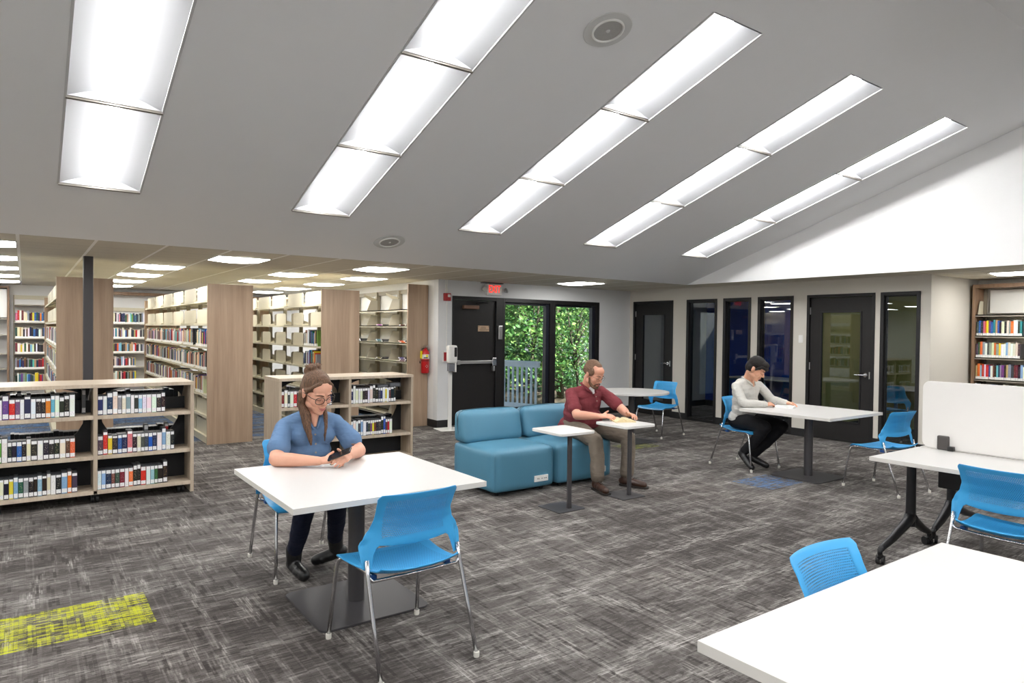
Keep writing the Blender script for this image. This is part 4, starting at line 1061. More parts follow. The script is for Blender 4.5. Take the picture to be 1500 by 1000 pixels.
# ------------------------------------------------------------------ wall things near the exit
def curve_text(s, size, name, mat, parent, loc, rot, ext=.002):
    cu = bpy.data.curves.new(name, 'FONT'); cu.body = s; cu.size = size; cu.extrude = ext; cu.align_x = 'CENTER'; cu.align_y = 'CENTER'; cu.offset = size*.004
    tmp = bpy.data.objects.new(name, cu); COL.objects.link(tmp); dg = bpy.context.evaluated_depsgraph_get(); dg.update()
    me = bpy.data.meshes.new_from_object(tmp.evaluated_get(dg)); bpy.data.objects.remove(tmp)
    me.materials.clear(); me.materials.append(mat); o = bpy.data.objects.new(name, me); COL.objects.link(o); o.parent = parent; o.location = loc; o.rotation_euler = rot; return o
t = thing('exit_sign', 'white exit sign with lit red letters above the black door', 'exit sign', (6.46, YB-.03, 2.20))
obj('housing', MB().box(-.155, .155, -.025, .025, .0, .19), M['white_pl'], t, bevel=.004)
tx = curve_text('EXIT', .195, 'exit_letters', M['exit_red'], t, (0, -.0265, .095), (PI/2, 0, 0)); tx.scale = (.62, .92, 1)
obj('canopy', MB().box(-.26, .17, -.05, .02, .193, .205), M['black_pl'], t, bevel=.003)
for s, x in ((-1, -.20), (1, .235)):
    b = MB().lathe([(0,-.03),(.030,-.03),(.046,.0),(.042,.018),(0,.024)], 20); b.xf(Matrix.Translation((x, -.03, .085)) @ Matrix.Rotation(R_(60), 4, 'X') @ Matrix.Rotation(R_(25*s), 4, 'Y'))
    h = obj('lamp_head', b, M['white_pl'] if s < 0 else M['satin'], t, smooth=35)
    obj('lamp_arm', MB().tube([(s*.15, -.01, .085), (x, -.02, .085)], .010, 8), M['white_pl'], h)
t = thing('fire_alarm', 'red fire alarm strobe on the white wall left of the exit door', 'fire alarm', (5.55, YB, 2.07))
obj('housing', MB().box(-.06, .06, -.05, 0, 0, .125), M['red_dk'], t, bevel=.006)
obj('strobe', MB().box(-.005, .045, -.062, -.05, .06, .105), M['white_pl'], t, bevel=.006)
tag(obj('conduit', MB().box(5.55, 5.562, YB-.014, YB, 2.195, CH).box(5.55, 5.562, YB-.014, YB, 1.28, 2.07).box(5.525, 5.535, YB-.010, YB, 2.195, CH), M['white_pl']), 'thin white conduit running down the wall behind the fire alarm', 'conduit')
t = thing('pull_station', 'narrow white and red pull station beside the sanitizer dispenser', 'pull station', (5.53, YB, 1.07)); 
obj('housing', MB().box(-.045, .045, -.035, 0, 0, .19), M['white_pl'], t, bevel=.004); obj('handle', MB().box(-.04, .035, -.042, -.035, .02, .16), M['red_dk'], t, bevel=.004)
# sanitizer stand
t = thing('sanitizer_stand', 'white hand sanitizer dispenser on a floor stand before the exit door', 'sanitizer stand', (5.46, 9.40, 0)); t.rotation_euler = (0, 0, R_(-8))
b = MB(); b.prism(rrect(-.19, .19, -.14, .24, .02), 0, .008); obj('base_plate', b, M['white_pl'], t, bevel=.002)
obj('pole', MB().box(-.03, .03, -.012, .012, .008, 1.30), M['white_pl'], t, bevel=.002)
ds = obj('dispenser', soft_box(-.075, .075, -.12, -.012, 1.07, 1.35, .006, 8, .022), M['white_pl'], t, smooth=True)
obj('sight_window', MB().box(.018, .062, -.132, -.120, 1.17, 1.32), M['black_gl'], ds, bevel=.012)
obj('drip_tray', MB().box(-.06, .035, -.13, -.012, .94, .955).box(-.06, .035, -.03, -.012, .94, 1.07).box(-.06,.035,-.11,-.03,.955,1.06), M['grey_pl'], t, bevel=.006)
obj('tray_bracket', MB().box(.035, .055, -.13, -.012, .93, 1.07), M['white_pl'], t, bevel=.004)
# extinguisher on the side wall
t = thing('fire_extinguisher', 'red fire extinguisher with yellow tag on the white wall end', 'fire extinguisher', (XW-.085, 9.97, .88))
b = MB().lathe([(0,0),(.058,0),(.066,.012),(.066,.32),(.055,.36),(.03,.385),(.022,.40),(0,.40)], 28)
cy_ = obj('cylinder', b, M['red'], t, smooth=35)
def wrap(z0, z1, a0, a1, r, n=10):
    b = MB(); vs = [(r*math.cos(a0+(a1-a0)*k/n), r*math.sin(a0+(a1-a0)*k/n), z) for z in (z0, z1) for k in range(n+1)]; b.add(vs, [(k, k+1, n+2+k, n+1+k) for k in range(n)]); return b
obj('label_band', wrap(.235, .31, -PI*.95, 0.1, .0668), M['white_pl'], cy_, smooth=True)
obj('label_text', wrap(.245, .262, -2.4, -1.4, .0675), M['ink'], cy_)
obj('label_yellow', wrap(.265, .30, -1.9, -1.3, .0675), M['yellow_tag'], cy_)
obj('dark_band', wrap(.20, .212, -PI, PI, .0668, 28), M['ink'], cy_)
b = MB(); q = -2.0; 
b.add([(.0672*math.cos(q)-.0*1, .0672*math.sin(q), .115), (.0672*math.cos(q+.35), .0672*math.sin(q+.35), .14), (.0672*math.cos(q+.7), .0672*math.sin(q+.7), .115), (.0672*math.cos(q+.35), .0672*math.sin(q+.35), .09)], [(0,1,2,3)])
obj('white_diamond', b, M['white_pl'], cy_)
obj('valve', MB().tube([(0,0,.39),(0,0,.425)], .014, 12).box(-.012,.012,-.06,.04,.425,.437).box(-.010,.010,-.085,.02,.445,.455), M['satin'], t, smooth=35)
obj('pressure_gauge', MB().tube([(0,-.012,.41),(0,-.03,.41)], .015, 14), M['red'], t, smooth=35)
obj('hose', MB().tube([(0,.02,.41),(-.03,.05,.40),(-.06,.075,.34),(-.075,.07,.24),(-.07,.045,.16)], .009, 8), M['black_pl'], t, smooth=True)
b = MB(); b.add([(-.078,.02,.37),(-.07,-.03,.36),(-.078,-.035,.235),(-.086,.015,.245)], [(0,1,2,3)]); o = obj('inspection_tag', b, M['yellow_tag'], t); s = o.modifiers.new('t', 'SOLIDIFY'); s.thickness = .002
obj('wall_bracket', MB().box(.055, .085, -.02, .02, .05, .38), M['satin'], t)
# ------------------------------------------------------------------ people
def fabric(name, c, var=.10, fold=.35, scale=9):
    m, nt, out = newmat(name); g = N(nt); co = g.coord()
    f = g.noise(co, scale, 4, .6); w = g.noise(g.map(co, (2, 2, 7)), 3.2, 3, .55)
    d = tuple(x*(1-var) for x in c[:3])+(1,); u = tuple(min(1, x*(1+var)) for x in c[:3])+(1,)
    h = g.m('ADD', g.m('MULTIPLY', w, 1.0), g.m('MULTIPLY', g.noise(co, 260, 2), .04))
    g.bsdf(out, g.mix(f, d, u), .85, 0, .25, g.bump(h, fold, .03)); return m
def skinmat(name, c):
    m, nt, out = newmat(name); g = N(nt); co = g.coord()
    f = g.noise(co, 18, 4); col = g.mix(f, tuple(x*k for x, k in zip(c[:3], (.95,.88,.86)))+(1,), tuple(min(1, x*1.05) for x in c[:3])+(1,))
    b = g.bsdf(out, col, .5, 0, .35, g.bump(g.noise(co, 160, 3), .05)); b.inputs['Subsurface Weight'].default_value = .08; b.inputs['Subsurface Radius'].default_value = (.012,.005,.003); return m
def hairmat(name, c0, c1, sc=(150, 150, 7)):
    m, nt, out = newmat(name); g = N(nt); f = g.noise(g.map(g.coord(), sc), 2.2, 4, .6)
    g.bsdf(out, g.ramp(f, [(.28, c0), (.78, c1)]), .6, 0, .25, g.bump(f, .5, .004)); return m
M['skin_w'] = skinmat('fair_skin_rosy', S(214,164,140)); M['skin_b'] = skinmat('fair_skin', S(212,158,134)); M['skin_y'] = skinmat('warm_light_skin', S(214,164,136))
M['denim_shirt'] = fabric('blue_chambray_shirt', S(94,122,156)); M['jeans'] = fabric('dark_navy_jeans', S(22,27,46)); M['boot'] = simple('black_leather_boot', S(24,24,25), .32, bump=.1, bscale=40)
M['maroon'] = fabric('maroon_polo_knit', S(118,52,58)); M['khaki'] = fabric('taupe_trousers', S(112,102,91)); M['brown_shoe'] = simple('brown_leather_shoe', S(66,44,34), .3, bump=.15, bscale=40)
M['grey_shirt'] = fabric('light_grey_linen_shirt', S(196,194,188), .05); M['black_trousers'] = fabric('black_trousers', S(22,22,25)); M['black_shoe'] = simple('black_leather_shoe', S(20,20,22), .35)
M['hair_brown'] = hairmat('brown_hair', S(40,27,21), S(134,102,78), (95,95,6)); M['hair_light'] = hairmat('short_light_brown_hair', S(84,62,48), S(128,98,76)); M['hair_dark'] = hairmat('dark_hair', S(12,10,10), S(36,30,27))
M['lip'] = simple('lip_colour', S(178,104,98), .45); M['brow'] = simple('eyebrow_hair', S(70,50,38), .8); M['lash'] = simple('dark_lash_line', S(36,26,22), .6)
M['tee'] = simple('white_undershirt', S(235,235,236), .85); M['spec_frame'] = simple('tortoise_glasses_frame', S(58,48,32), .3); M['spec_wire'] = simple('thin_dark_wire_frame', S(70,66,66), .3, .7)
M['button'] = simple('shirt_button', S(150,140,125), .4); M['tattoo'] = simple('grey_tattoo_ink', S(120,98,96), .6); M['ring'] = simple('dark_ring_band', S(60,84,60), .3, .5); M['sock'] = simple('dark_sock', S(30,28,30), .9)
M['sole'] = simple('dark_shoe_sole', S(40,34,30), .7)

class Blob(MB):
    def ell(s, c, r, R=None, seg=16):
        c = V(c); r = (r, r, r) if isinstance(r, (int, float)) else r; vs = []; fs = []; nr = seg//2
        for j in range(nr+1):
            a = PI*j/nr
            for k in range(seg):
                q = 2*PI*k/seg; p = V((r[0]*math.sin(a)*math.cos(q), r[1]*math.sin(a)*math.sin(q), r[2]*math.cos(a)))
                if R is not None: p = R @ p
                vs.append(c+p)
        for j in range(nr):
            for k in range(seg):
                l = (k+1) % seg
                if j == 0: fs.append((0, seg+k, seg+l)) if k < seg else None
                elif j == nr-1: fs.append((j*seg+k, (j+1)*seg, j*seg+l))
                else: fs.append((j*seg+k, (j+1)*seg+k, (j+1)*seg+l, j*seg+l))
        s.add(vs, fs); return s
    def cap(s, p0, r0, p1, r1, seg=14):
        p0, p1 = V(p0), V(p1); d = p1-p0; L = d.length
        if L < 1e-5: return s.ell(p0, r0)
        t = d/L; a = t.orthogonal().normalized(); b = t.cross(a); prof = []
        for k in range(5): q = PI/2*k/4; prof.append((-r0*math.cos(q), r0*math.sin(q)))
        for k in range(5): q = PI/2*k/4; prof.append((L+r1*math.sin(q), r1*math.cos(q)))
        vs = [p0+t*z+(a*math.cos(2*PI*k/seg)+b*math.sin(2*PI*k/seg))*max(r, 1e-4) for z, r in prof for k in range(seg)]; n = len(prof)
        s.add(vs, [(i*seg+k, i*seg+(k+1)%seg, (i+1)*seg+(k+1)%seg, (i+1)*seg+k) for i in range(n-1) for k in range(seg)] + [tuple(range(seg))[::-1], tuple(range((n-1)*seg, n*seg))]); return s
    def chain(s, pts, rs):
        for i in range(len(pts)-1): s.cap(pts[i], rs[i], pts[i+1], rs[i+1])
        return s
def organic(name, bl, mat, parent, vox=.006, smooth=6, disp=0, dscale=.12, origin=None):
    """join overlapping closed pieces into one continuous skin"""
    me = bpy.data.meshes.new(name); me.from_pydata(bl.v, [], bl.f); me.update()
    bm = bmesh.new(); bm.from_mesh(me); bmesh.ops.remove_doubles(bm, verts=bm.verts, dist=1e-6); bmesh.ops.recalc_face_normals(bm, faces=bm.faces); bm.to_mesh(me); bm.free()
    o = bpy.data.objects.new(name, me); COL.objects.link(o)
    r = o.modifiers.new('r', 'REMESH'); r.mode = 'VOXEL'; r.voxel_size = vox; r.adaptivity = 0
    if smooth: q = o.modifiers.new('s', 'SMOOTH'); q.factor = .5; q.iterations = smooth
    if disp:
        tx = bpy.data.textures.new(name+'_folds', 'CLOUDS'); tx.noise_scale = dscale; tx.noise_depth = 2
        q = o.modifiers.new('d', 'DISPLACE'); q.texture = tx; q.strength = disp; q.mid_level = .5
    dg = bpy.context.evaluated_depsgraph_get(); dg.update()
    me2 = bpy.data.meshes.new_from_object(o.evaluated_get(dg)); bpy.data.objects.remove(o); bpy.data.meshes.remove(me)
    me2.name = name; me2.materials.clear(); me2.materials.append(mat); me2.polygons.foreach_set('use_smooth', [True]*len(me2.polygons))
    o = bpy.data.objects.new(name, me2); COL.objects.link(o)
    if parent:
        o.parent = parent; top = parent
        while top.parent: top = top.parent
        if parent is top: o.location = -top.location
    return o
def wpart(name, mb, mat, parent, **k):      # part given in world coordinates under a root at some location
    o = obj(name, mb, mat, parent, **k)
    if parent.parent is None: o.location = -parent.location
    return o
def hand(b, wrist, fwd, up, side, curl=(.5,.5,.4), spread=.10, sc=1.0, thumb=(.7,.6,-.45), tcurl=.3, fan=None):
    """wrist point, finger direction, back-of-hand normal, side = +1 when the thumb lies towards fwd x up"""
    f = V(fwd).normalized(); u = V(up); u = (u - f*u.dot(f)).normalized(); x = f.cross(u)*side; w = V(wrist)
    P = lambda a, c, e: w + (x*a + f*c + u*e)*sc
    b.cap(P(0,-.01,0), .025*sc, P(.004,.03,0), .023*sc)
    for a in (-.028, -.010, .010, .028): b.cap(P(a*.6,.02,0), .016*sc, P(a,.078,0), .0125*sc)
    b.cap(P(.02,.02,-.006), .019*sc, P(.034,.05,-.010), .014*sc)
    tips = []
    for i, (a, L, r) in enumerate([(.029,(.042,.025,.021),.0092), (.010,(.046,.029,.022),.0095), (-.010,(.042,.027,.021),.009), (-.028,(.033,.020,.018),.008)]):
        p = P(a,.080,0); ang_ = 0; sp = spread*(1.5-i) * (1 if fan is None else fan); cu = curl if not isinstance(curl[0], (tuple, list)) else curl[i]
        for k in range(3):
            ang_ += cu[k]; d = (f*math.cos(ang_) - u*math.sin(ang_)); d = (d + x*sp*.6).normalized()
            q = p + d*L[k]*sc; b.cap(p, r*(1-.06*k)*sc, q, r*(.93-.07*k)*sc, 10); p = q
        tips.append(p)
    p = P(.032,.040,-.008); d = (x*thumb[0]+f*thumb[1]+u*thumb[2]).normalized()
    for k, L in enumerate((.036, .030)):
        q = p + d*L*sc; b.cap(p, (.0115-.001*k)*sc, q, (.0105-.0015*k)*sc, 10); p = q; d = (d + f*tcurl - x*tcurl*.8).normalized()
    return tips
def headM(c, yaw, pitch, roll=0):
    """local +y = face direction; yaw from -Y towards +X, pitch down positive"""
    return Matrix.Translation(c) @ Matrix.Rotation(PI + yaw, 4, 'Z') @ Matrix.Rotation(-pitch, 4, 'X') @ Matrix.Rotation(roll, 4, 'Y')
def head(b, Mh, s=1.0, jaw=1.0, neck=None, nr=.056):
    R3 = Mh.to_3x3()
    def E(c, r): b.ell(Mh @ V([x*s for x in c]), tuple(x*s for x in ((r,)*3 if not isinstance(r, tuple) else r)), R3, 20)
    def C(p, r, q, t): b.cap(Mh @ V([x*s for x in p]), r*s, Mh @ V([x*s for x in q]), t*s)
    E((0,-.018,.038), (.074,.094,.080)); E((0,.020,-.010), (.066,.068,.075)); E((0,.022,-.055), (.054*jaw,.060,.052)); E((0,.048,-.088), (.034*jaw,.036,.026))
    E((0,.074,-.098), (.018*jaw,.016,.015)); E((0,.045,.050), (.058,.042,.045))
    for e in (-1, 1):
        E((e*.038,.056,-.030), (.024,.024,.026)); E((e*.046*jaw,.012,-.066), (.014,.034,.022)); C((e*.012,.084,.022), .010, (e*.046,.068,.022), .009)
        E((e*.031,.0745,.002), (.0165,.0125,.0100)); E((e*.0765,-.010,-.008), (.009,.018,.030)); E((e*.079,-.018,.006), (.006,.014,.016)); E((e*.0105,.096,-.030), (.0078,.010,.0075))
    C((0,.086,.010), .0085, (0,.106,-.020), .0105); E((0,.107,-.026), (.0105,.0105,.0095)); E((0,.083,-.052), (.024,.014,.012)); E((0,.080,-.074), (.022,.014,.010))
    if neck is not None: b.cap(Mh @ V((0,-.028*s,-.055*s)), nr, neck, nr*1.08)
def face_parts(body, Mh, s=1.0, browc='brow', wide=1.0):
    def mk(name, mat, fn, **k):
        bl = Blob(); fn(bl); return wpart(name, bl, M[mat], body, smooth=True, **k)
    T = lambda p: Mh @ V([x*s for x in p])
    R3 = Mh.to_3x3()
    for e in (-1, 1):
        mk('eyelid_line', 'lash', lambda b: b.tube([T((e*x,y,z)) for x, y, z in ((.016,.0865,-.001),(.024,.0885,-.0055),(.033,.0875,-.007),(.041,.0835,-.0055),(.0465,.0775,-.002))], [.0006*s,.0013*s,.0015*s,.0013*s,.0006*s], 6))
        mk('eyebrow', browc, lambda b: b.tube([T((e*x,y,z)) for x, y, z in ((.012,.0935,.022),(.024,.0935,.027),(.037,.086,.0275),(.049,.0745,.021))], [.0022*s,.0032*s*wide,.0028*s*wide,.0012*s], 6))
    mk('lips', 'lip', lambda b: (b.tube([T(p) for p in ((-.023,.0895,-.0635),(-.010,.0965,-.0605),(0,.0965,-.0625),(.010,.0965,-.0605),(.023,.0895,-.0635))], [.001*s,.0036*s,.0034*s,.0036*s,.001*s], 8),
                                 b.tube([T(p) for p in ((-.020,.0890,-.0660),(-.008,.0945,-.0700),(.008,.0945,-.0700),(.020,.0890,-.0660))], [.001*s,.0042*s,.0042*s,.001*s], 8)))
def glasses(person, Mh, s, mat, r, rw=.0265, rh=.020, sq=1.0):
    T = lambda p: Mh @ V([x*s for x in p]); g0 = None; b = MB(); lens = MB()
    for e in (-1, 1):
        pts = []
        for k in range(22):
            q = 2*PI*k/22; cx, cz = math.cos(q), math.sin(q); cx = math.copysign(abs(cx)**sq, cx); cz = math.copysign(abs(cz)**sq, cz)
            pts.append(T((e*.033+cx*rw, .103-.010*abs(e*.033+cx*rw)/.06, -.004+cz*rh)))
        b.tube(pts, r*s, 6, closed=True); lens.add(pts, [tuple(range(22))])
        b.tube([T((e*.059,.094,.006)), T((e*.074,.070,.006)), T((e*.083,.0,.004)), T((e*.083,-.020,-.006))], r*s*.9, 6)
    b.tube([T((-.008,.104,.002)), T((0,.107,.005)), T((.008,.104,.002))], r*s*.9, 6)
    g0 = wpart('eyeglasses', b, mat, person, smooth=True); lo = obj('lenses', lens, M['spec_lens'], g0); return g0
def shoe(b, ankle, toe, r=.040, heel=.05, up=(0,0,1), L=.27, h=.05):
    """closed shoe volume between heel and toe"""
    a, t = V(ankle), V(toe); d = (t-a); d2 = V((d.x, d.y, d.z)); dn = d2.normalized(); u = V(up); side = dn.cross(u).normalized(); u = side.cross(dn).normalized()
    hl = a - dn*.035
    b.cap(hl, r*.92, a + dn*.05, r*.98); b.cap(a + dn*.05, r*.95, t - dn*r*.4, r*.85); b.cap(a+dn*.10+side*.012, r*.78, t-dn*.05+side*.010, r*.72); b.cap(a+dn*.10-side*.012, r*.78, t-dn*.05-side*.010, r*.72)

def clothes_torso(b, hip, waist, chest, neck, shR, shL, wx=.17, wy=.125, belly=0, g=0.0):
    hip, waist, chest, neck, shR, shL = map(V, (hip, waist, chest, neck, shR, shL)); ax = (shL-shR).normalized()
    up = (chest-waist).normalized(); fy = ax.cross(up).normalized(); R3 = Matrix((ax, fy, up)).transposed()
    b.ell(hip, (wx*1.05+g, wy*1.12+g, .12+g), R3); b.ell(waist, (wx+g, wy*1.05+belly+g, .15+g), R3); b.ell((waist+chest)/2, (wx*1.0+g, wy*1.05+belly*.6+g, .14+g), R3)
    b.ell(chest, (wx*1.04+g, wy*1.0+g, .14+g), R3); m = (shR+shL)/2
    b.ell(m - V((0,0,.03)), (wx*1.0+g, wy*.72+g, .075+g), R3)
    for s_ in (shR, shL): b.cap(neck + (s_-neck)*.18 - V((0,0,.020)), .050+g, s_ + (m-s_)*.10, .046+g); b.cap(neck - V((0,-.02,.03)), .058+g, s_ + (m-s_)*.3 - V((0,0,.02)), .058+g)

# ---- woman in the denim shirt
W_ = thing('person', 'woman in a blue denim shirt and glasses looking at a phone at the square table', 'person', (1.51, 4.58, 0))
hM = headM(V((1.530, 4.345, 1.180)), R_(12), R_(25), R_(3)) @ Matrix.Scale(1.12, 4); hs = 1.0
shR, shL = V((1.350,4.455,.965)), V((1.695,4.450,.970)); elR, elL = V((1.250,4.262,.782)), V((1.790,4.275,.782)); wrR, wrL = V((1.455,4.085,.778)), V((1.640,4.070,.800))
neck = V((1.522,4.430,1.045))
b = Blob(); head(b, hM, hs, 1.04, neck, .056)
clothes_torso(b, (1.51,4.61,.57), (1.51,4.56,.72), (1.515,4.50,.90), neck, shR, shL, .145, .10, .0, -.014)
for sh, el, wr in ((shR, elR, wrR), (shL, elL, wrL)):
    b.chain([sh-V((0,0,.02)), sh+(el-sh)*.5, el], [.032,.046,.046]); b.chain([el, el+(wr-el)*.35, wr], [.046,.043,.027])
tR = hand(b, wrR, V((.93,-.28,.10)), V((-.15,-.35,.92)), -1, (.35,.5,.4), .05, .95, (.55,.85,.35), .15)
tL = hand(b, wrL, V((-.62,-.60,-.02)), V((.35,-.50,.55)), 1, (.45,.55,.4), .05, .95, (.5,.8,.3), .1)
for kn, hp in (((1.400,4.165,.515), (1.425,4.58,.545)), ((1.600,4.160,.510), (1.60,4.58,.545))): b.cap(hp, .065, kn, .045)
body = organic('body', b, M['skin_w'], W_, .0042, 5)
face_parts(body, hM, hs, 'brow')
# shirt with short cuffed sleeves
b = Blob(); clothes_torso(b, (1.51,4.61,.57), (1.51,4.565,.72), (1.515,4.50,.90), neck, shR, shL, .168, .122, .012, .004)
for sh, el in ((shR, elR), (shL, elL)):
    e = sh+(el-sh)*.62; b.chain([sh+V((0,0,-.010)), sh+(el-sh)*.3, e], [.052,.059,.067])
for e in (-1, 1): b.ell((1.52+e*.075, 4.395, .885), (.072,.060,.065))
b.ell((1.515,4.44,.79), (.15,.10,.08))
shirt = organic('denim_shirt', b, M['denim_shirt'], W_, .0065, 5, .012, .07)
for sh, el in ((shR, elR), (shL, elL)):
    b = Blob(); e = sh+(el-sh)*.60; d = (el-sh).normalized(); b.cap(e, .070, e+d*.020, .073); organic('sleeve_cuff', b, M['denim_shirt'], W_, .006, 4)
# open collar, skin shows in a V
b = Blob()
for e in (-1, 1): b.chain([neck+V((e*.045,.045,.018)), neck+V((e*.060,-.015,-.005)), neck+V((e*.045,-.060,-.045)), neck+V((e*.012,-.082,-.105))], [.013,.014,.013,.007])
b.chain([neck+V((.045,.045,.018)), neck+V((0,.060,.02)), neck+V((-.045,.045,.018))], [.013,.013,.013])
organic('collar', b, M['denim_shirt'], W_, .004, 3)
b = Blob(); b.chain([neck+V((0,-.045,-.02)), neck+V((0,-.070,-.085))], [.036,.012]); organic('neckline_skin', b, M['skin_w'], W_, .004, 3)
b = MB()
for z, y in ((.905,4.330),(.845,4.320),(.790,4.318)):
    q = MB().lathe([(0,0),(.006,0),(.006,.003),(0,.003)], 12); q.xf(Matrix.Translation((1.515, y, z)) @ Matrix.Rotation(PI/2, 4, 'X')); b.add(q.v, q.f)
wpart('buttons', b, M['button'], W_)
b = Blob(); b.chain([(1.573,4.345,.91),(1.605,4.350,.912),(1.628,4.358,.915)], [.004,.004,.004]); b.chain([(1.573,4.345,.91),(1.575,4.338,.85),(1.600,4.336,.835),(1.625,4.346,.85),(1.628,4.358,.915)], [.0025]*5); organic('chest_pocket', b, M['denim_shirt'], W_, .0025, 1)
# jeans, boots
b = Blob(); b.ell((1.51,4.62,.535), (.185,.15,.095))
b.chain([(1.425,4.60,.545), (1.405,4.36,.545), (1.400,4.165,.510), (1.402,4.28,.30), (1.405,4.385,.155)], [.095,.086,.066,.058,.048])
b.chain([(1.600,4.60,.545), (1.600,4.36,.545), (1.600,4.160,.505), (1.640,4.28,.32), (1.672,4.385,.190)], [.095,.086,.066,.058,.048])
organic('jeans', b, M['jeans'], W_, .007, 5, .008, .06)
for an, to, up, sh_ in (((1.405,4.400,.055), (1.418,4.215,.034), (0,0,1), (1.405,4.395,.165)), ((1.690,4.400,.085), (1.560,4.470,.034), (.25,-.6,1), (1.675,4.390,.200))):
    b = Blob(); shoe(b, an, to, .043, up=up); b.cap(V(an)+V((0,0,.01)), .045, sh_, .054); bt = organic('boot', b, M['boot'], W_, .005, 5)
# hair: cap, bun, long strands
b = Blob(); R3 = hM.to_3x3(); T = lambda p: hM @ V(p)
b.ell(T((0,-.023,.042)), (.0780,.0965,.0835), R3, 24); b.ell(T((0,-.070,.00)), (.068,.050,.080), R3); b.ell(T((0,.020,.084)), (.047,.046,.038), R3)
for e in (-1, 1): b.chain([T((e*.030,.062,.088)), T((e*.060,.046,.062)), T((e*.073,.024,.030)), T((e*.076,.004,.000))], [.012,.010,.009,.007])
for e in (-1, 1): b.ell(T((e*.066,-.030,.010)), (.016,.040,.050), R3); b.cap(T((e*.070,.028,.040)), .009, T((e*.076,-.005,.018)), .011)
b.ell(T((0,-.080,.092)), (.046,.036,.036), R3); b.ell(T((.018,-.070,.122)), (.026,.024,.022), R3); b.ell(T((-.022,-.085,.112)), (.026,.026,.026), R3); b.ell(T((.034,-.085,.095)), (.022,.026,.030), R3)
for k in range(9): q = -1.2+.3*k; b.cap(T((.030*math.sin(q), -.075, .110+.02*math.cos(q))), .007, T((.062*math.sin(q), -.095, .118+.050*math.cos(q)*.6)), .003)
hair = organic('hair', b, M['hair_brown'], W_, .0045, 6, .003, .02)
b = Blob()
b.chain([T((.076,-.030,-.02)), T((.072,-.020,-.09)), (1.468,4.345,1.03), (1.462,4.318,.95), (1.472,4.305,.89), (1.480,4.306,.845)], [.022,.025,.024,.020,.016,.007])
b.chain([T((.070,-.045,-.02)), T((.066,-.038,-.09)), (1.448,4.370,1.03), (1.452,4.335,.95), (1.466,4.318,.90)], [.022,.022,.018,.012,.006])
organic('hair_strand', b, M['hair_brown'], W_, .0045, 3, .005, .015)
b = Blob()
b.chain([T((-.074,-.035,-.02)), T((-.070,-.028,-.09)), (1.590,4.350,1.02), (1.583,4.322,.95), (1.573,4.312,.90), (1.572,4.316,.86)], [.020,.020,.015,.011,.008,.004])
organic('hair_strand', b, M['hair_brown'], W_, .0045, 3, .005, .015)
glasses(W_, hM, hs, M['spec_frame'], .0024, .0265, .0215, .85)
b = Blob(); rp = tL[1]; b.tube([V(rp)+V((.012*math.cos(q)*.8, .010*math.sin(q), .0)) for q in [2*PI*k/12 for k in range(12)]], .0016, 6, closed=True); wpart('finger_ring', b, M['ring'], W_, smooth=True)
b = Blob()
for k in range(4): p = elL+(shL-elL)*.14 + (wrL-elL)*(.05+.07*k); b.cap(p+V((-.035+.01*k,-.024,.022-.004*k)), .0035, p+V((-.012,-.034,.026)), .003)
tat = organic('tattoo', b, M['tattoo'], W_, .002, 1)
t = thing('mobile_phone', 'black mobile phone held in the hands of the woman', 'phone', (1.555, 4.010, .822)); t.rotation_euler = (R_(18), R_(-22), R_(-38))
b = MB(); b.prism(rrect(-.075, .075, -.037, .037, .010), -.004, .004); obj('phone_body', b, M['phone'], t, bevel=.0015); obj('camera_bump', MB().box(.045,.070,-.030,-.005,-.006,-.004), M['black_pl'], t, bevel=.001)

# ---- bearded man in the maroon polo
B_ = thing('person', 'bearded man in glasses, maroon polo and taupe trousers reading on the blue sofa', 'person', (4.86, 5.62, 0))
hM = headM(V((4.845, 5.330, 1.145)), R_(8), R_(27), 0) @ Matrix.Scale(1.13, 4); hs = 1.0; T = lambda p: hM @ V([x*hs for x in p]); R3 = hM.to_3x3()
shR, shL = V((4.670,5.50,.940)), V((5.055,5.445,.950)); elR, elL = V((4.560,5.265,.735)), V((5.110,5.160,.765)); wrR, wrL = V((4.640,5.035,.742)), V((4.985,4.965,.745)); neck = V((4.865,5.445,1.005))
b = Blob(); head(b, hM, hs, 1.08, neck, .062)
clothes_torso(b, (4.87,5.64,.57), (4.87,5.58,.70), (4.87,5.53,.86), neck, shR, shL, .165, .12, .0, -.014)
for sh, el, wr in ((shR, elR, wrR), (shL, elL, wrL)):
    b.chain([sh-V((0,0,.02)), sh+(el-sh)*.5, el], [.034,.048,.048]); b.chain([el, el+(wr-el)*.35, wr], [.048,.047,.031])
hand(b, wrR, V((.50,-.75,.10)), V((-.3,-.2,.9)), -1, (.25,.3,.3), .07, 1.05, (.6,.7,.35), .2)
hand(b, wrL, V((-.15,-.9,.12)), V((.35,.1,.9)), 1, (.35,.45,.4), .07, 1.05, (.7,.6,.1), .2)
b.cap((4.78,5.62,.555), .07, (4.69,5.12,.47), .05); b.cap((4.97,5.62,.555), .07, (5.13,5.10,.47), .05)
body = organic('body', b, M['skin_b'], B_, .0045, 5); face_parts(body, hM, hs, 'brow', 1.2)
b = Blob(); clothes_torso(b, (4.87,5.64,.56), (4.875,5.56,.70), (4.87,5.52,.86), neck, shR, shL, .198, .15, .035, .004)
b.ell((4.885,5.46,.66), (.175,.135,.125)); b.ell((4.88,5.44,.83), (.16,.09,.12))
for sh, el in ((shR, elR), (shL, elL)): b.chain([sh-V((0,0,.008)), sh+(el-sh)*.35, sh+(el-sh)*.72], [.060,.068,.070])
organic('polo_shirt', b, M['maroon'], B_, .007, 5, .014, .08)
b = Blob()
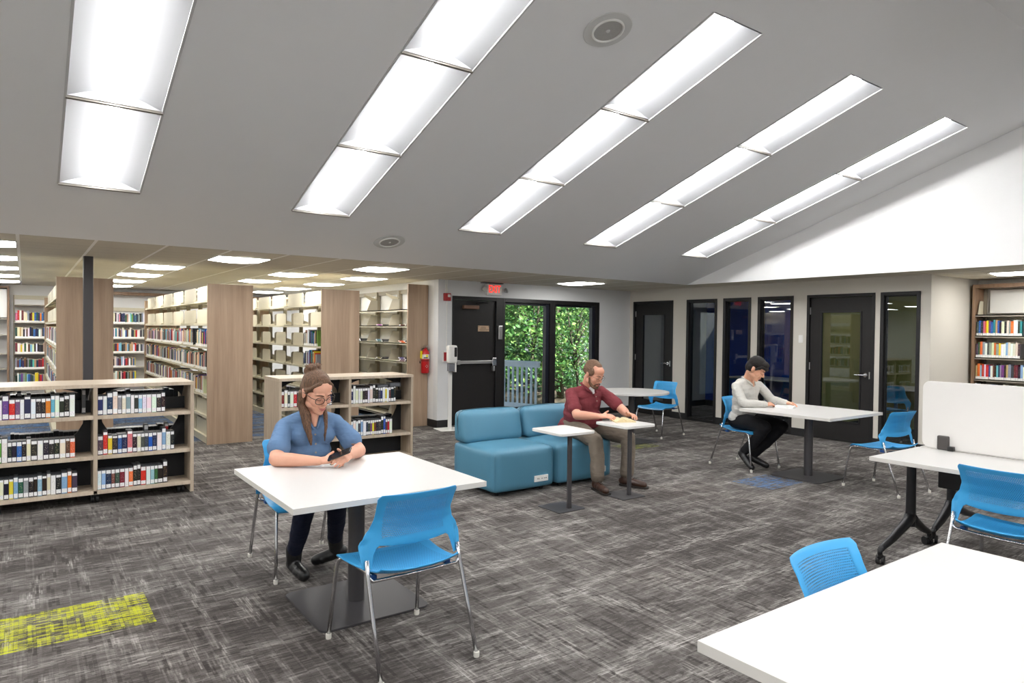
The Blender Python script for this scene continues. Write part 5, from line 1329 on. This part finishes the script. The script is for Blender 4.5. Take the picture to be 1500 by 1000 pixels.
for e in (-1, 1): b.chain([neck+V((e*.05,.055,.030)), neck+V((e*.068,-.010,.012)), neck+V((e*.055,-.065,-.030)), neck+V((e*.030,-.100,-.062))], [.014,.016,.017,.008])
b.chain([neck+V((.05,.055,.030)), neck+V((0,.070,.036)), neck+V((-.05,.055,.030))], [.014]*3); organic('collar', b, M['maroon'], B_, .004, 3)
b = Blob(); b.chain([neck+V((0,-.050,-.010)), neck+V((0,-.085,-.060))], [.040,.016]); organic('undershirt', b, M['tee'], B_, .004, 3)
b = Blob(); b.chain([(4.877,5.352,.930),(4.880,5.330,.885),(4.882,5.318,.83)], [.008,.008,.006]); organic('placket', b, M['maroon'], B_, .003, 2)
b = MB()
for z, y in ((.905,5.332),(.86,5.318)):
    q = MB().lathe([(0,0),(.006,0),(.006,.003),(0,.003)], 12); q.xf(Matrix.Translation((4.882, y, z)) @ Matrix.Rotation(PI/2, 4, 'X')); b.add(q.v, q.f)
wpart('buttons', b, M['button'], B_)
b = Blob(); b.ell((4.87,5.66,.545), (.205,.16,.10))
b.chain([(4.78,5.64,.555), (4.73,5.38,.535), (4.69,5.12,.475), (4.665,5.065,.30), (4.640,5.030,.135)], [.105,.096,.080,.074,.072])
b.chain([(4.97,5.64,.555), (5.05,5.38,.535), (5.13,5.10,.475), (5.085,5.045,.30), (5.030,5.005,.135)], [.105,.096,.080,.074,.072])
organic('trousers', b, M['khaki'], B_, .008, 5, .016, .07)
for an, to in (((4.630,5.030,.052), (4.560,4.815,.036)), ((5.010,5.010,.052), (5.085,4.800,.036))):
    b = Blob(); shoe(b, an, to, .043); b.cap(V(an)+V((0,.01,.0)), .044, V(an)+V((0,.01,.05)), .040); s_ = organic('shoe', b, M['brown_shoe'], B_, .005, 4)
    d = (V(to)-V(an)); d.z = 0; d.normalize(); sd = V((-d.y, d.x, 0)); lb = MB()
    for k in range(3): p = V(an)+d*(.075+.024*k)+V((0,0,.046-.008*k)); lb.tube([p-sd*.018, p+V((0,0,.006)), p+sd*.018], .0025, 6)
    wpart('laces', lb, M['sole'], s_, loc=(0,0,0))
    so_ = Blob(); a_ = V((an[0], an[1], .009)); t_ = V((to[0], to[1], .009)); so_.cap(a_-d*.035, .009, t_, .009); pm = MB()
    poly = []
    for k in range(16):
        q = 2*PI*k/16; c_ = (t_ if math.cos(q) > 0 else a_-d*.03) + d*math.cos(q)*.036 + sd*math.sin(q)*.045; poly.append((c_.x, c_.y))
    pm.prism(poly, 0, .018); wpart('sole', pm, M['sole'], s_, loc=(0,0,0))
b = Blob()   # hair: sides and back, thin on top
for e in (-1, 1): b.ell(T((e*.062,-.020,.030)), (.022,.066,.050), R3); b.chain([T((e*.068,.020,.050)), T((e*.074,.022,.015))], [.014,.009])
b.ell(T((0,-.072,.020)), (.066,.052,.066), R3); b.ell(T((0,-.036,.048)), (.078,.084,.079), R3, 24); b.ell(T((0,.006,.086)), (.046,.042,.034), R3)
organic('hair', b, M['hair_light'], B_, .0045, 4, .004, .012)
b = Blob()
b.ell(T((0,.072,-.097)), (.032,.024,.025), R3)
for e in (-1, 1): b.chain([T((e*.066,.018,-.030)), T((e*.060,.030,-.066)), T((e*.040,.060,-.092)), T((e*.015,.080,-.100))], [.011,.014,.017,.018]); b.chain([T((0,.099,-.049)), T((e*.026,.088,-.058)), T((e*.032,.078,-.080))], [.005,.006,.009])
organic('beard', b, M['hair_light'], B_, .0035, 3, .003, .008)
glasses(B_, hM, hs, M['spec_wire'], .0012, .025, .0165, .8)

# ---- dark haired man in the light grey shirt
G_ = thing('person', 'dark haired man in a light grey shirt and black trousers writing at the far table', 'person', (6.95, 5.08, 0))
hM = headM(V((6.895, 4.770, 1.180)), R_(20), R_(36), 0) @ Matrix.Scale(1.09, 4); hs = 1.0; T = lambda p: hM @ V([x*hs for x in p]); R3 = hM.to_3x3()
shR, shL = V((6.755,4.945,.975)), V((7.125,4.885,.975)); elR, elL = V((6.700,4.800,.785)), V((7.235,4.790,.800)); wrR, wrL = V((6.935,4.665,.772)), V((7.270,4.615,.775)); neck = V((6.930,4.905,1.045))
b = Blob(); head(b, hM, hs, 1.0, neck, .055)
clothes_torso(b, (6.95,5.01,.57), (6.945,4.97,.72), (6.94,4.95,.90), neck, shR, shL, .145, .09, 0, -.014)
for sh, el, wr in ((shR, elR, wrR), (shL, elL, wrL)): b.chain([sh-V((0,0,.02)), el], [.03,.036]); b.chain([el, wr], [.04,.026])
tp = hand(b, wrR, V((.86,-.42,.05)), V((-.2,-.25,.9)), -1, (.55,.7,.5), .04, .98, (.6,.7,-.1), .3)
hand(b, wrL, V((.35,-.65,-.02)), V((.35,-.2,.85)), 1, (.55,.65,.5), .05, .98, (.6,.7,-.3), .3)
b.cap((6.87,5.0,.55), .06, (6.86,4.62,.53), .05); b.cap((7.03,5.0,.55), .06, (7.12,4.60,.53), .05)
body = organic('body', b, M['skin_y'], G_, .0045, 5); face_parts(body, hM, hs, 'hair_dark', 1.2)
b = Blob(); clothes_torso(b, (6.95,4.995,.58), (6.945,4.955,.70), (6.94,4.945,.89), neck, shR, shL, .178, .118, .0, .002); b.ell((6.935,4.975,.975), (.13,.095,.085))
for sh, el, wr in ((shR, elR, wrR), (shL, elL, wrL)): b.chain([sh-V((0,0,.008)), sh+(el-sh)*.5, el], [.054,.056,.052]); b.chain([el, el+(wr-el)*.4, wr+(el-wr)*.06], [.052,.048,.037])
organic('shirt', b, M['grey_shirt'], G_, .0065, 5, .013, .06)
b = Blob()
for e in (-1, 1): b.chain([neck+V((e*.045,.05,.025)), neck+V((e*.060,-.010,.008)), neck+V((e*.050,-.060,-.030)), neck+V((e*.028,-.085,-.060))], [.012,.014,.014,.007])
b.chain([neck+V((.045,.05,.025)), neck+V((0,.06,.03)), neck+V((-.045,.05,.025))], [.012]*3); organic('collar', b, M['grey_shirt'], G_, .004, 3)
b = Blob(); b.chain([neck+V((0,-.050,-.015)), neck+V((0,-.078,-.070))], [.030,.010]); organic('neckline_skin', b, M['skin_y'], G_, .004, 3)
b = Blob()
for wr, el in ((wrR, elR), (wrL, elL)): d = (wr-el).normalized(); b.cap(wr-d*.035, .039, wr-d*.008, .036)
organic('cuffs', b, M['grey_shirt'], G_, .004, 3)
b = Blob(); b.ell((6.95,5.02,.545), (.180,.13,.095))
b.chain([(6.87,5.02,.55), (6.86,4.82,.55), (6.86,4.62,.515), (6.83,4.74,.33), (6.79,4.84,.215)], [.098,.092,.074,.066,.054])
b.chain([(7.03,5.02,.55), (7.08,4.82,.55), (7.13,4.58,.510), (7.06,4.72,.32), (6.99,4.84,.170)], [.098,.092,.076,.066,.054])
organic('trousers', b, M['black_trousers'], G_, .008, 5, .010, .07)
for an, to, up in (((6.775,4.850,.165), (6.715,4.675,.045), (-.3,-.5,1)), ((6.985,4.860,.105), (7.050,4.700,.036), (0,0,1))):
    b = Blob(); shoe(b, an, to, .042, up=up); b.cap(an, .042, V(an)+V((.005,0,.05)), .042); organic('shoe', b, M['black_shoe'], G_, .005, 4)
b = Blob(); b.ell(T((0,-.024,.050)), (.086,.098,.086), R3, 24); b.ell(T((0,-.070,.00)), (.074,.052,.075), R3)
for e in (-1, 1): b.chain([T((e*.066,.055,.062)), T((e*.078,.030,.035)), T((e*.081,.014,.000))], [.016,.012,.008]); b.ell(T((e*.062,-.045,-.01)), (.020,.040,.045), R3)
b.chain([T((-.055,.070,.066)), T((-.02,.092,.062)), T((.025,.092,.060)), T((.055,.070,.062))], [.016,.018,.018,.016]); b.ell(T((.0,.046,.088)), (.066,.050,.040), R3)
organic('hair', b, M['hair_dark'], G_, .004, 6, .003, .02)
# books and pen
def open_book(lab, loc, rz, w, l, th, mat, cover, tilt=0):
    t = thing('open_book', lab, 'book', loc); t.rotation_euler = (0, tilt, rz)
    obj('cover', MB().box(-w-.004, w+.004, -l/2-.004, l/2+.004, 0, .003), cover, t, bevel=.001)
    for s in (-1, 1):
        b = MB(); K = 12; top = [(s*w*k/K, .003+th*(.35+.65*math.sin(PI*min(1,(k/K)*1.15+.08))**.7)*(1 if k else .25)) for k in range(K+1)]
        vs = [(x, y, z) for y in (-l/2, l/2) for x, z in top] + [(x, y, .003) for y in (-l/2, l/2) for x, z in top]; n = K+1
        fs = [(k, k+1, n+k+1, n+k) for k in range(K)] + [(2*n+k, 2*n+k+1, k+1, k) for k in range(K)] + [(n+k, n+k+1, 3*n+k+1, 3*n+k) for k in range(K)] + [(K, 2*n+K, 3*n+K, n+K)]
        b.add(vs, fs); pg = obj('pages', b, mat, t, smooth=30)
        tb = MB()
        for r_ in range(12):
            y = -l/2+.02+r_*(l-.04)/11; xw = random.uniform(.6,.78)
            for k in range(2, 10):
                if k/K > xw+.1: break
                x0_, z0_ = top[k]; x1_, z1_ = top[k+1]; tb.add([(x0_, y, z0_+.0005), (x1_, y, z1_+.0005), (x1_, y+.0022, z1_+.0005), (x0_, y+.0022, z0_+.0005)], [(0,1,2,3)])
        obj('printed_lines', tb, M['print'], pg)
    return t
M['print'] = simple('grey_print', S(150,144,134), .8)
open_book('thick open book with cream pages before the bearded man on the small side table', (4.800, 4.845, .7015), R_(-28), .105, .20, .030, M['page_edge'], M['paper'])
open_book('thin open white booklet under the hand of the dark haired man', (7.075, 4.500, .7375), R_(20), .095, .20, .026, M['white_paper'], M['white_paper'])
pen = tag(obj('pen', MB().tube([(0,0,0),(.01,.002,.004),(.125,.03,.075)], [.0015,.004,.004], 8), M['pen'], smooth=40), 'silver pen held in the right hand of the dark haired man', 'pen'); pen.location = tuple(tp[0]+V((.004,-.002,-.012)))
# ------------------------------------------------------------------ outdoors beyond the exit windows
struct('floor', MB().box(5.0, 16.0, YB+.16, 22, -.30, -.22), M['mulch'])
t = thing('deck', 'painted wooden deck outside the exit door', 'deck', (7.6, 10.6, 0))
b = MB()
for k in range(13): b.box(-2.1, 1.9, -.72+k*.145, -.72+k*.145+.137, -.06, -.02)
obj('deck_boards', b, M['deck_paint'], t); obj('joist', MB().box(-2.1, 1.9, 1.10, 1.14, -.22, -.06), M['deck_paint'], t)
t = thing('deck_railing', 'pale blue grey railing with thin balusters outside the window', 'railing', (8.30, 10.72, 0)); dv = V((-.62, 1.95, 0)); L_ = dv.length; t.rotation_euler = (0, 0, math.atan2(dv.y, dv.x))
obj('top_rail', MB().box(.02, L_, -.045, .045, .945, .985).box(.02, L_, -.02, .02, .86, .945), M['deck_paint'], t, bevel=.003)
obj('bottom_rail', MB().box(.02, L_, -.02, .02, .03, .12), M['deck_paint'], t, bevel=.003)
for k in range(17): obj('baluster', MB().box(.09+k*.115, .09+k*.115+.034, -.018, .018, .12, .87), M['deck_paint'], t)
tag(obj('fence_post', MB().box(8.32, 8.41, 10.60, 10.69, -.22, 1.0), M['post_wood'], bevel=.004), 'raw timber post at the end of the pale railing', 'post')

def leafmat(name, c0, c1, c2):
    m, nt, out = newmat(name); g = N(nt); ge = g.n('ShaderNodeNewGeometry'); r = ge.outputs['Random Per Island']
    col = g.ramp(r, [(0, c0), (.55, c1), (1, c2)])
    b = g.bsdf(None, col, .45, 0, .5); tr = g.n('ShaderNodeBsdfTranslucent'); nt.links.new(g.mix(.5, col, (.45,.72,.25,1)), tr.inputs[0])
    mx = g.n('ShaderNodeMixShader'); mx.inputs[0].default_value = .28; nt.links.new(b.outputs[0], mx.inputs[1]); nt.links.new(tr.outputs[0], mx.inputs[2]); nt.links.new(mx.outputs[0], out.inputs[0]); return m
M['leaf1'] = leafmat('bright_green_leaves', S(46,88,50), S(88,140,72), S(168,200,116)); M['leaf2'] = leafmat('deep_green_leaves', S(24,56,38), S(50,98,60), S(110,160,108))
def tree(name, x, y, h, spread, n, leaf, mat, lab, zmin=.2, tr=.07, lean=0, seed=1):
    rd = random.Random(seed); t = thing(name, lab, 'tree', (x, y, -.22), group=None)
    pts = [(0,0,0), (.05*lean, .02, h*.3), (.2*lean, -.03, h*.6), (.3*lean, .02, h)]
    tk = obj('trunk', MB().tube(pts, [tr, tr*.85, tr*.6, tr*.25], 10), M['bark'], t, smooth=True)
    b = MB(); br = MB(); cl = []
    for k in range(60):
        a = rd.uniform(0, 2*PI); rr = spread*math.sqrt(rd.random()); z = rd.uniform(zmin, h*1.05); rr *= .55+.45*math.sin(PI*min(1, z/h)) ; c = V((rr*math.cos(a), rr*math.sin(a)*.7, z)); cl.append(c)
        if k < 26: br.tube([(.1*lean, 0, max(.1, z*.72)), tuple(c*.5 + V((0,0,z*.42))), tuple(c)], [.018, .011, .004], 5)
    for k in range(n):
        c = rd.choice(cl); p = c + V((rd.gauss(0,.24), rd.gauss(0,.2), rd.gauss(0,.20))); s = rd.uniform(.6, 1.3)*leaf
        Rm = Euler((rd.uniform(-.9,.9)+.5, rd.uniform(-.8,.8), rd.uniform(0, 2*PI))).to_matrix()
        sh = [(0,0,0), (.32,.35,.05), (.30,.7,.03), (0,1.1,-.12), (-.30,.7,.03), (-.32,.35,.05), (0,.55,-.02)]
        b.add([p + Rm @ (V(q)*s) for q in sh], [(0,1,6),(1,2,6),(2,3,6),(3,4,6),(4,5,6),(5,0,6)])
    me = bpy.data.meshes.new('foliage'); me.from_pydata([tuple(v) for v in b.v], [], b.f); me.materials.append(mat); o = bpy.data.objects.new('foliage', me); COL.objects.link(o); o.parent = t
    obj('branches', br, M['bark'], t); return t
tree('leafy_tree', 9.9, 13.2, 3.4, 1.4, 3000, .115, M['leaf1'], 'bright young broad leaved tree behind the railing', .7, .05, 1, 3)
tree('leafy_tree', 11.7, 14.2, 4.0, 1.5, 4200, .085, M['leaf2'], 'tree with small glossy leaves seen through the right exit window', .3, .11, -1, 4)
tree('leafy_tree', 8.9, 15.4, 4.6, 1.7, 4200, .14, M['leaf2'], 'darker tree farther back behind the bright young tree', .3, .09, 1, 5)
tree('leafy_tree', 13.2, 16.4, 4.8, 2.0, 5000, .15, M['leaf2'], 'dark tree at the back right of the woods', .2, .12, 0, 6)
tree('leafy_tree', 11.0, 17.6, 5.2, 2.4, 6500, .19, M['leaf2'], 'tall dark tree farthest back in the woods', .0, .14, 0, 8)
tree('leafy_tree', 10.9, 12.5, 2.6, .8, 1000, .08, M['leaf1'], 'small bright tree with thin curved trunk near the right exit window', 1.1, .035, -1.5, 9)
tree('leafy_tree', 14.6, 18.8, 5.2, 2.8, 6500, .19, M['leaf2'], 'dark tree behind everything at the right of the woods', .0, .14, 0, 10)

# ------------------------------------------------------------------ light, world, camera
sun = bpy.data.lights.new('sun', 'SUN'); sun.energy = 14.0; sun.angle = .02; sun.color = (1, .96, .88)
so = bpy.data.objects.new('sun', sun); COL.objects.link(so); so.rotation_euler = (R_(38), 0, R_(20))
w = bpy.data.worlds.new('world'); SC.world = w; w.use_nodes = True; nt = w.node_tree
for n in list(nt.nodes): nt.nodes.remove(n)
wo = nt.nodes.new('ShaderNodeOutputWorld'); bg = nt.nodes.new('ShaderNodeBackground'); sk = nt.nodes.new('ShaderNodeTexSky'); sk.sky_type = 'HOSEK_WILKIE'; sk.turbidity = 4; sk.sun_direction = (.2, -.6, .77)
nt.links.new(sk.outputs[0], bg.inputs[0]); nt.links.new(bg.outputs[0], wo.inputs[0]); bg.inputs[1].default_value = 3.6

cam = bpy.data.cameras.new('camera'); co = bpy.data.objects.new('camera', cam); COL.objects.link(co); SC.camera = co
F, YAW, PIT, ROL, CX, CY = 992.648, R_(36.539), R_(.93914), R_(.68384), 771.0, 501.17
cam.sensor_fit = 'HORIZONTAL'; cam.sensor_width = 36; cam.lens = F/1500*36; cam.clip_start = .05; cam.clip_end = 200
cam.shift_x = -(CX-750)/1500; cam.shift_y = (CY-500)/1500
f = V((math.sin(YAW)*math.cos(PIT), math.cos(YAW)*math.cos(PIT), -math.sin(PIT))); r = V((math.cos(YAW), -math.sin(YAW), 0)); u = r.cross(f)
r2 = r*math.cos(ROL) + u*math.sin(ROL); u2 = r2.cross(f)
co.matrix_world = Matrix(((r2.x, u2.x, -f.x, 0), (r2.y, u2.y, -f.y, 0), (r2.z, u2.z, -f.z, 1.59), (0,0,0,1)))
vs_ = SC.view_settings; SC.display_settings.display_device = 'sRGB'; vs_.view_transform = 'Standard'; vs_.look = 'None'; vs_.gamma = 1; vs_.use_curve_mapping = False; vs_.exposure = 0.42
cy = SC.cycles; cy.max_bounces = 8; cy.diffuse_bounces = 5; cy.glossy_bounces = 4; cy.transparent_max_bounces = 16; cy.transmission_bounces = 4; cy.sample_clamp_indirect = 6; cy.use_denoising = True; cy.caustics_reflective = False; cy.caustics_refractive = False
try: cy.use_light_tree = True
except Exception: pass
